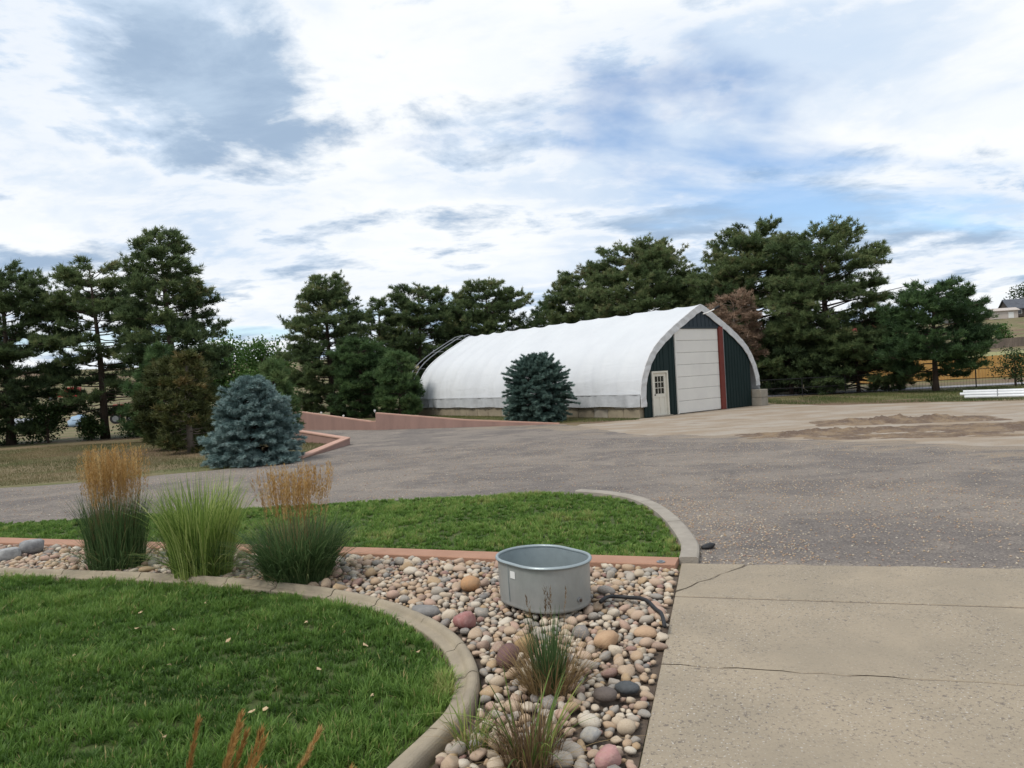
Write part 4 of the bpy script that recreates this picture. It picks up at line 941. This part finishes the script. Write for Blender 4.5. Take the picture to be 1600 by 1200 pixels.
def broadleaf(x, y, h, wd, seed, label, m, name='leafy_tree', n=1700, ls=.22, group=None, cb=.2, cat='tree', z0=None, clump=11, tone=0):
    r_ = np.random.RandomState(seed); e = empty(name, (x, y, float(terr(x, y)) if z0 is None else z0), label=label, cat=cat, group=group)
    tb = MB(); tb.tube([(0, 0, -.05), (0, .02*h, h*.3), (.02*h, 0, h*.7)], [.022*h + .02, .016*h + .015, .006*h], 7); tb.obj('trunk', M_bark, e)
    cc = []; lb = MB()
    for k in range(clump):
        a = r_.uniform(0, 2*pi); u = r_.uniform(0, 1); q = wd/2 * .68 * math.sqrt(r_.uniform(.05, 1)) * (1 - .45*u); c = np.array([cos(a)*q, sin(a)*q, h*(cb + .12 + (.80 - cb) * u)]); cc.append((c, wd * r_.uniform(.15, .27)))
        lb.tube([(0, 0, h * (cb * .6 + .25 * u)), tuple(c * np.array([.5, .5, .9])), tuple(c)], [.010*h, .007*h, .003*h], 4, False)
    lb.obj('limbs', M_bark, e)
    P = []; T = []
    for c, q in cc:
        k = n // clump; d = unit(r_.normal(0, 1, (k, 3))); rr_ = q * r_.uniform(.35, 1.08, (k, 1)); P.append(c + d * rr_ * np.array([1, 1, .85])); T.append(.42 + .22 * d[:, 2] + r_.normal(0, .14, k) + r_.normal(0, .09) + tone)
    P = np.concatenate(P); T = np.concatenate(T); k = len(P); P[:, 2] = np.clip(P[:, 2], .05, None)
    a = unit(r_.normal(0, 1, (k, 3))); b2 = unit(np.cross(a, r_.normal(0, 1, (k, 3)))); s = ls * r_.uniform(.6, 1.2, (k, 1))
    V = np.stack([P - a*s*.5, P + b2*s*.32, P + a*s*.5, P - b2*s*.32], 1).reshape(-1, 3)
    V[:, 2] = np.maximum(V[:, 2], .03)
    obj('crown', V, np.arange(len(V)).reshape(-1, 4), m, e, tint=np.repeat(np.clip(T, 0, 1), 4)); return e
GB = 'broadleaf trees in the gap left of the barn'
broadleaf(-30.5, 78, 7.4, 9.5, 101, 'bright green leafy tree in the gap, left of two', M_leaf, n=8000, ls=.32, group=GB, clump=30, cb=.02)
broadleaf(-25.4, 76, 7.8, 8.4, 102, 'bright green leafy tree in the gap, right of two', M_leaf, n=7500, ls=.32, group=GB, clump=28, cb=.02)
broadleaf(-5.6, 75, 11.0, 4.6, 103, 'pale green leafy tree showing between two pines behind the barn', M_leaf, n=2200, ls=.34, clump=16)
GU = 'undergrowth below the left pines'
for i, (x, y, h, wd, lab) in enumerate([(-27.5, 38.0, 2.6, 4.2, 'dark leafy shrub at the left edge under the pines'), (-24.6, 38.8, 2.2, 3.0, 'leafy shrub below the gap where the red truck shows'),
        (-22.4, 39.0, 1.2, 2.2, 'thin low shrub left of the paired pine trunks'), (-19.4, 39.2, 1.6, 2.8, 'dark low shrub right of the paired pine trunks'), (-14.7, 34.0, 1.5, 2.4, 'low dark shrub left of the small dying pine'), (-20.8, 41.0, 1.7, 3.2, 'low leafy shrub between the paired trunks and the tallest left pine'), (-29.4, 40.5, 3.4, 5.0, 'tall dark shrub behind the leftmost pine trunk'), (-17.6, 40.5, 2.6, 4.4, 'dense dark shrub behind the trunk of the tallest left pine')]):
    broadleaf(x, y, h, wd, 110 + i, lab, M_leafd, 'shrub', 2200, .15, GU, .02, 'shrub', clump=14)
broadleaf(29.4, 43.0, 2.1, 2.9, 121, 'dark leafy shrub in front of the yellow fence at the right edge', M_leafd, 'shrub', 1500, .14, None, .12, 'shrub', clump=14)
for i, (x, y, h, wd, lab) in enumerate([(150, 246, 9.5, 12, 'rounded tree behind the white sheds on the hill'), (141, 236, 7.5, 10, 'darker tree left of the rounded one on the hill'), (184, 262, 11.5, 16, 'big dark tree behind the grey roofed hill house'), (168, 262, 5, 7, 'small far tree between the hill sheds and the house')]):
    broadleaf(x, y, h, wd, 130 + i, lab, M_leafd, 'hill_tree', 1800, .8, 'trees on the hill', .15, clump=16)
for i, (x, y, h, wd, lab) in enumerate([(109, 163, 3.6, 8.5, 'bright green bush behind the weathered fence'), (103, 163, 3.0, 7.0, 'lower green bush left of the bright one behind the weathered fence'), (116, 162, 3.2, 4.0, 'brown purplish bush right of the bright green one')]):
    broadleaf(x, y, h, wd, 140 + i, lab, M_leaf if i < 2 else M_nyel, 'bush', 1100, .5, 'bushes behind the weathered fence', .02, 'bush', clump=12, tone=-.1)

# ragged dry grass and weeds on the verge
def verge(poly, dens, ln, wd, m, seed, label, name='verge_grass', z=.0):
    r_ = np.random.RandomState(seed); P = scatter(poly, dens, r_); pn = pnoise(P, .9, seed); P = P[pn > r_.uniform(-1.6, .9, len(P))]
    V, Fm, t = blades(P, ln, wd, r_, .6, z, np.clip(.5 + .25 * pnoise(P, .7, seed+1) + r_.normal(0, .2, len(P)), 0, 1)); tag(obj(name, V, Fm, m, tint=t), label, 'grass', kind='stuff')
M_drygrass = leafy('dry verge grass', [(0, (.06, .085, .025)), (.45, (.115, .115, .045)), (.75, (.21, .165, .085)), (1, (.31, .24, .135))], .3)
M_vgreen = leafy('rough green grass', [(0, (.05, .075, .02)), (.5, (.09, .12, .035)), (1, (.20, .19, .075))], .3)
verge([(-30, 19), (-13, 19.2), (-10.3, 20.0), (-8.4, 21.2), (-6.7, 23), (-6.2, 26.3), (-9, 30), (-13, 34), (-30, 37)], 520, .075, .012, M_drygrass, 31, 'short dry grass on the slope below the left pines')
verge([(-2, 33.2), (1.9, 31.9), (5.3, 31.3), (5.4, 32.0), (-5.4, 46.2), (-6.6, 45), (-6.2, 35)], 420, .09, .013, M_vgreen, 32, 'rough grass strip along the barn footing')
verge([(13.4, 37.4), (15, 34.8), (18.5, 32.6), (21, 30.6), (31, 26.5), (36, 38), (28, 43.5), (14, 43.5)], 260, .11, .016, M_vgreen, 33, 'rough green grass below the right pines')

# ------------------------------------------------------------------ right background
def road(name, pts, wd, m, dz=.03):
    V = []; P = smooth_path(pts, 2.)
    for i, p in enumerate(P):
        d = P[min(i+1, len(P)-1)] - P[max(i-1, 0)]; d /= np.linalg.norm(d); l = np.array([-d[1], d[0]])
        for s in (-1, 1):
            q = p + l * s * wd / 2; V.append((q[0], q[1], float(terr(*q)) + dz))
    return tag(obj(name, V, [[2*i, 2*i+1, 2*i+3, 2*i+2] for i in range(len(P)-1)], m), kind='structure')
road('path', [(10, 47.8), (24, 46.6), (34, 45.2), (46, 42)], 2.6, mat('grey path', (.30, .29, .30), (.24, .23, .24), 1, .9))
def pale(m_): return m_
road('field', [(26, 96), (60, 92), (95, 90), (130, 84)], 52, mat('pale dry field', (.30, .27, .12), (.22, .22, .09), .12, .95), .06)
bf = empty('black_fence', (26, 44.0, 0), label='black metal rail and wire fence behind the single pine', cat='fence')
fp = [(12.4, 44.6), (14.9, 44.4), (17.4, 44.2), (19.9, 44.0), (22.4, 43.85), (24.9, 43.7), (27.4, 43.5), (29.9, 43.2), (32.4, 42.9), (34.9, 42.5)]
for x, y in fp: MB().tube([(x - 26, y - 44, 0), (x - 26, y - 44, 1.12)], .032, 8).obj('post', M_black, bf)
for z in (1.10, .55): MB().tube([(x - 26, y - 44, z) for x, y in fp], .022, 6).obj('rail', M_black, bf)
b = MB()
for (x0, y0), (x1, y1) in zip(fp[:-1], fp[1:]):
    for k in range(1, 14): t = k / 14; b.tube([(x0 + (x1-x0)*t - 26, y0 + (y1-y0)*t - 44, .05), (x0 + (x1-x0)*t - 26, y0 + (y1-y0)*t - 44, 1.09)], .005, 3, False)
tag(b.obj('wires', M_black, bf), kind='stuff')
def board_fence(name, a, b_, h, m, label, bw=.14, step=2.4, seed=1):
    a = np.array(a, float); b_ = np.array(b_, float); Ln = np.linalg.norm(b_ - a); d = (b_ - a) / Ln; r_ = np.random.RandomState(seed)
    root = empty(name, (*a, float(terr(*a))), label=label, cat='fence'); n = int(Ln / bw); bd = MB(); nr = np.array([-d[1], d[0]]); mid = MB()
    for k in range(n):
        p = d * k * bw; q = d * (k * bw + bw * .94); w_ = a + p; z = float(terr(*w_)) - float(terr(*a)); j = r_.normal(0, .008); hh = h + r_.normal(0, .02)
        bd.add([(p[0]+nr[0]*j, p[1]+nr[1]*j, z), (q[0]+nr[0]*j, q[1]+nr[1]*j, z), (q[0]+nr[0]*j, q[1]+nr[1]*j, z+hh), (p[0]+nr[0]*j, p[1]+nr[1]*j, z+hh),
                (p[0]+nr[0]*(j+.02), p[1]+nr[1]*(j+.02), z), (q[0]+nr[0]*(j+.02), q[1]+nr[1]*(j+.02), z), (q[0]+nr[0]*(j+.02), q[1]+nr[1]*(j+.02), z+hh), (p[0]+nr[0]*(j+.02), p[1]+nr[1]*(j+.02), z+hh)],
               [[0,1,2,3],[7,6,5,4],[3,2,6,7],[0,3,7,4],[1,5,6,2]])
    tag(bd.obj('boards', m, root), kind='stuff')
    for k in range(int(Ln / step) + 1):
        p = d * k * step + nr * .09; w_ = a + p; z = float(terr(*w_)) - float(terr(*a)); MB().box(p[0]-.05, p[0]+.05, p[1]-.05, p[1]+.05, z, z + h - .08).obj('post', m, root)
board_fence('board_fence', (28.5, 61.0), (45.0, 55.2), 1.75, M_wood, 'honey coloured new wooden board fence beyond the black fence')
board_fence('board_fence', (76, 152), (125, 149), 1.9, M_oldwood, 'weathered grey brown board fence at the foot of the hill', .3, 5, 2)
def house(name, x, y, rz, wx, wy, wh, rh, mw, mr, label, cat='house', wins=(), door=None, z=None):
    e = empty(name, (x, y, (float(terr(x, y)) if z is None else z) - .1), rz, label=label, cat=cat)
    MB().extrude_y([(-wx/2, 0), (wx/2, 0), (wx/2, wh), (0, wh + rh - .05), (-wx/2, wh)], -wy/2, wy/2).obj('wall', mw, e) if False else None
    b = MB(); n = [(-wy/2, 0), (wy/2, 0), (wy/2, wh), (0, wh + rh), (-wy/2, wh)]
    V = [(-wx/2, p, q) for p, q in n] + [(wx/2, p, q) for p, q in n]; b.add(V, [[0,1,2,3,4],[9,8,7,6,5]] + [[i, 5+i, 5+(i+1) % 5, (i+1) % 5] for i in range(5) if i not in (2, 3)]); b.obj('wall', mw, e)
    ov_ = .45; b = MB()
    for s in (-1, 1):
        yo = s*(wy/2 + ov_); sl = rh / (wy/2); zo = wh - ov_*sl
        b.add([(-wx/2-ov_, yo, zo), (wx/2+ov_, yo, zo), (wx/2+ov_, 0, wh+rh+.02), (-wx/2-ov_, 0, wh+rh+.02), (-wx/2-ov_, yo, zo+.2), (wx/2+ov_, yo, zo+.2), (wx/2+ov_, 0, wh+rh+.22), (-wx/2-ov_, 0, wh+rh+.22)], [[0,1,2,3],[4,5,6,7],[0,1,5,4],[1,2,6,5],[2,3,7,6],[3,0,4,7]])
    b.obj('roof', mr, e)
    for (cx, cz, ww, hh) in wins:
        f = MB().box(cx-ww/2-.1, cx+ww/2+.1, -wy/2-.06, -wy/2+.02, cz-hh/2-.1, cz+hh/2+.1).obj('window', M_white, e); MB().box(cx-ww/2, cx+ww/2, -wy/2-.09, -wy/2-.055, cz-hh/2, cz+hh/2).obj('pane', M_glass, f)
    if door:
        cx, ww, hh = door; MB().box(cx-ww/2, cx+ww/2, -wy/2-.05, -wy/2+.02, 0.1, hh).obj('door', M_white, e)
    return e
M_roofg = mat('grey shingles', (.10, .11, .13), (.075, .08, .095), 1, .85); M_wallb = mat('dark brown siding', (.085, .07, .06), (.065, .055, .05), 1, .85)
M_wallw = mat('pinkish white siding', (.50, .44, .40), (.45, .40, .36), 1, .8); M_walll = mat('off white siding', (.60, .60, .58), (.54, .54, .52), 1, .8); M_roofw = mat('pale metal roof', (.62, .64, .66), (.55, .57, .59), .6, .5); M_redw = mat('barn red', (.27, .045, .04), (.22, .04, .035), 1, .8)
house('hill_house', 170.5, 240, R(-14), 16, 9, 2.8, 3.0, M_wallb, M_roofg, 'dark house with a grey roof on the hill at the right edge', wins=((-5.4, 1.6, 1.4, 1.3), (-1.5, 1.6, 1.6, 1.3), (3, 1.6, 1.6, 1.3)), door=(.8, 1.0, 2.1))
house('hill_garage', 171.5, 231, R(-14), 5, 5, 2.6, 1.0, M_walll, M_roofg, 'white garage in front of the grey roofed hill house', 'garage', door=(0, 3.2, 2.2))
house('shed', 158.3, 236, R(-6), 7.0, 4, 2.6, .7, M_wallw, M_wallw, 'pinkish white shed left of the hill house', 'shed', door=(1.4, 1.6, 2.0))
house('long_shed', 150.3, 240, R(-4), 10, 4, 2.2, .6, M_oldwood, M_roofw, 'low shed with a pale roof left of the pinkish one', 'shed', wins=((-2, 1.2, 1, .8), (2, 1.2, 1, .8)))
house('long_shed', 143.5, 238, R(-4), 8, 4, 2.0, .5, M_walll, M_roofw, 'low white shed furthest left on the hill', 'shed')
house('red_barn', 85.5, 172, R(-10), 9, 8, 3.6, 1.4, M_redw, M_redw, 'small red building showing between the right pines', 'building', wins=((-2.5, 1.8, 1.2, 1.2), (2, 1.8, 1.2, 1.2)), door=(0, 1.4, 2.2), z=5.4)
for i, (x, y, h) in enumerate([(53.0, 110, 11.6), (47.6, 90, 11.2)]):
    e = empty('utility_pole', (x, y, float(terr(x, y))), label=['bare utility pole beside the small red building', 'bare utility pole just above the left of the single pine'][i], cat='pole', group='utility poles beyond the pines')
    MB().tube([(0, 0, -.1), (0, 0, h - 4)], [.17, .12], 8).obj('shaft', M_oldwood, e); MB().box(-.7, .7, -.06, .06, h - 4.7, h - 4.55).obj('crossarm', M_oldwood, e)
# bundle of white pipes
pb = empty('pipe_bundle', (20.3, 33.2, 0), R(-36), label='bundle of long white plastic pipes lying on sleepers at the right edge', cat='pipes')
for i, (dy, z) in enumerate([(-.14, .115), (0, .115), (.14, .115), (-.07, .237), (.07, .237), (.0, .345)]):
    n_ = 14; b = MB(); off = rs.uniform(-.12, .12)
    ring = lambda q, xx: [(xx, dy + q*cos(2*pi*k/n_), z + q*sin(2*pi*k/n_)) for k in range(n_)]
    V = ring(.068, off) + ring(.068, 6.2 + off) + ring(.058, off) + ring(.058, 6.2 + off)
    Fm = [[k, (k+1) % n_, n_+(k+1) % n_, n_+k] for k in range(n_)] + [[2*n_+k, 3*n_+k, 3*n_+(k+1) % n_, 2*n_+(k+1) % n_] for k in range(n_)] + [[k, 2*n_+k, 2*n_+(k+1) % n_, (k+1) % n_] for k in range(n_)] + [[n_+k, n_+(k+1) % n_, 3*n_+(k+1) % n_, 3*n_+k] for k in range(n_)]
    b.add(V, Fm).obj('pipe', M_pvc, pb, True)
b = MB(); sp_ = [(1.3, .225*cos(a), .21 + .215*sin(a)) for a in np.linspace(0, 2*pi, 17)]; b.tube(sp_, .010, 5, False); b.obj('strap', M_rubber, pb)
for xx in (.5, 3., 5.6): MB().box(xx, xx + .1, -.3, .3, .002, .046).obj('sleeper', M_oldwood, pb)

# ------------------------------------------------------------------ vehicles and yard things far left and right
def wheel(root, x, y, r_, wd, s):
    t = MB(); t.tube([(x, y - wd/2, r_), (x, y + wd/2, r_)], r_, 16); o = t.obj('wheel', M_rubber, root); MB().tube([(x, y + s*wd*.3, r_), (x, y + s*(wd/2 + .012), r_)], r_ * .58, 12).obj('rim', M_steel, o)
def car(name, x, y, rz, mb, label, cat, pickup=False, group=None):
    e = empty(name, (x, y, float(terr(x, y))), rz, label=label, cat=cat, group=group); wd = .88
    if pickup: out_ = [(-2.7, .5), (2.7, .5), (2.7, .85), (2.55, 1.08), (1.35, 1.16), (.95, 1.75), (-.35, 1.78), (-.5, 1.15), (-2.7, 1.15)]
    else: out_ = [(-2.2, .35), (2.2, .35), (2.25, .65), (2.1, .82), (1.05, .95), (.4, 1.42), (-1.2, 1.45), (-2.0, 1.0), (-2.25, .95)]
    MB().extrude_y(out_, -wd, wd).obj('body', mb, e)
    for s in (-1, 1):
        yv = s * (wd + .006)
        q = [(1.12, 1.18), (.85, 1.68), (-.28, 1.70), (-.36, 1.2)] if pickup else [(.88, .98), (.36, 1.36), (-1.1, 1.38), (-1.6, 1.02)]
        MB().extrude_y(q, yv - .005, yv + .005).obj('side_window', M_glass, e)
        for xx in ((1.75, -1.6) if pickup else (1.4, -1.35)): wheel(e, xx, s * (wd - .09), .38 if pickup else .33, .22, s)
    b = MB(); x0, x1, z0, z1 = (1.34, .97, 1.19, 1.70) if pickup else (1.03, .45, .99, 1.38)
    b.add([(x0+.012, -wd+.1, z0), (x0+.012, wd-.1, z0), (x1+.012, wd-.14, z1), (x1+.012, -wd+.14, z1)], [[0,1,2,3]]); b.obj('windscreen', M_glass, e)
    for s in (-1, 1): MB().box(2.68 if pickup else 2.22, 2.73 if pickup else 2.27, s*.62-.14, s*.62+.14, .82 if pickup else .66, .97 if pickup else .78).obj('headlight', M_white, e)
    return e
M_carred = mat('red car paint', (.45, .035, .03), (.40, .03, .028), 2, .35, spec=.5); M_carw = mat('white car paint', (.72, .73, .75), (.68, .69, .71), 2, .35, spec=.5)
t = car('pickup_truck', -79.2, 130, R(188), M_carred, 'red pickup truck with a raised red load box seen between the left pines', 'truck', True)
MB().bbox(-2.65, -.52, -.90, .90, 1.16, 2.15, .03).obj('load_box', M_carred, t)
car('parked_car', 72.5, 131, R(8), M_carw, 'white car behind the single pine, left of two', 'car', group='cars beyond the field')
car('parked_car', 78.5, 131, R(4), M_carw, 'white car behind the single pine, right of two', 'car', group='cars beyond the field')
# pale propane tank with legs
pt = empty('propane_tank', (-25.6, 70.0, float(terr(-25.6, 70))), R(6), label='pale horizontal gas tank right of the silvery blue spruce top', cat='tank')
lv = [(-1.9, .05), (-1.85, .25), (-1.7, .42), (-1.5, .52), (1.5, .52), (1.7, .42), (1.85, .25), (1.9, .05)]
MB().tube([(x, 0, .95) for x, q in lv], [q for x, q in lv], 20).obj('vessel', mat('pale tank paint', (.55, .60, .66), (.50, .55, .61), 1, .5), pt, True)
for xx in (-1.1, 1.1): MB().box(xx - .12, xx + .12, -.4, .4, 0, .55).obj('saddle', M_block2, pt)
MB().tube([(0, 0, 1.44), (0, 0, 1.62)], [.2, .17], 12).obj('dome', M_white, pt)
tag(MB().tube([(-23.9, 60.8, .16), (-22.6, 61.0, .18), (-21.2, 61.4, .15)], [.16, .15, .12], 8).obj('log', M_dead), 'silvery fallen log left of the broad conical pine', 'log')
def heap(name, x, y, sx, sy, sz, m, seed, label, cat):
    v, f = stone_mesh(seed, 3, None); v = v.copy(); r_ = np.random.RandomState(seed); v *= (1 + .06*np.sin(v @ r_.normal(0, 6, 3)))[:, None]; v = v * np.array([sx, sy, sz]); v[:, 2] = np.maximum(v[:, 2] + sz*.3, 0.02)
    return tag(obj(name, v, f, m, smooth=True, loc=(x, y, float(terr(x, y)))), label, cat)
heap('tarp_cover', -35.2, 60, 1.1, .9, .85, mat('pale blue tarp', (.22, .33, .46), (.32, .40, .48), 1.5, .5), 5, 'pale blue tarp covered heap seen left of the paired pine trunks', 'tarp')
heap('tarp_cover', -38.6, 58, 1.2, 1.0, .8, mat('pale grey tarp', (.36, .38, .42), (.28, .30, .34), 1.5, .5), 6, 'pale grey tarp covered heap low behind the left shrubs', 'tarp')
fm = empty('farm_machine', (-32.4, 62, float(terr(-32.4, 62))), R(20), label='red metal farm machine on wheels behind the tallest left pine', cat='machine')
MB().bbox(-1.3, .6, -.5, .5, .55, 1.0, .04).obj('chassis', M_redw, fm); MB().tube([(.4, 0, .9), (1.2, 0, 1.7), (1.9, 0, 1.5)], .10, 8).obj('boom', M_redw, fm); MB().bbox(1.7, 2.1, -.35, .35, .95, 1.5, .03).obj('bucket', M_redw, fm)
MB().bbox(-1.1, -.3, -.42, .42, 1.003, 1.6, .05).obj('hood', M_redw, fm)
for xx in (-.9, .3):
    for s in (-1, 1): wheel(fm, xx, s * .62, .42, .2, s)
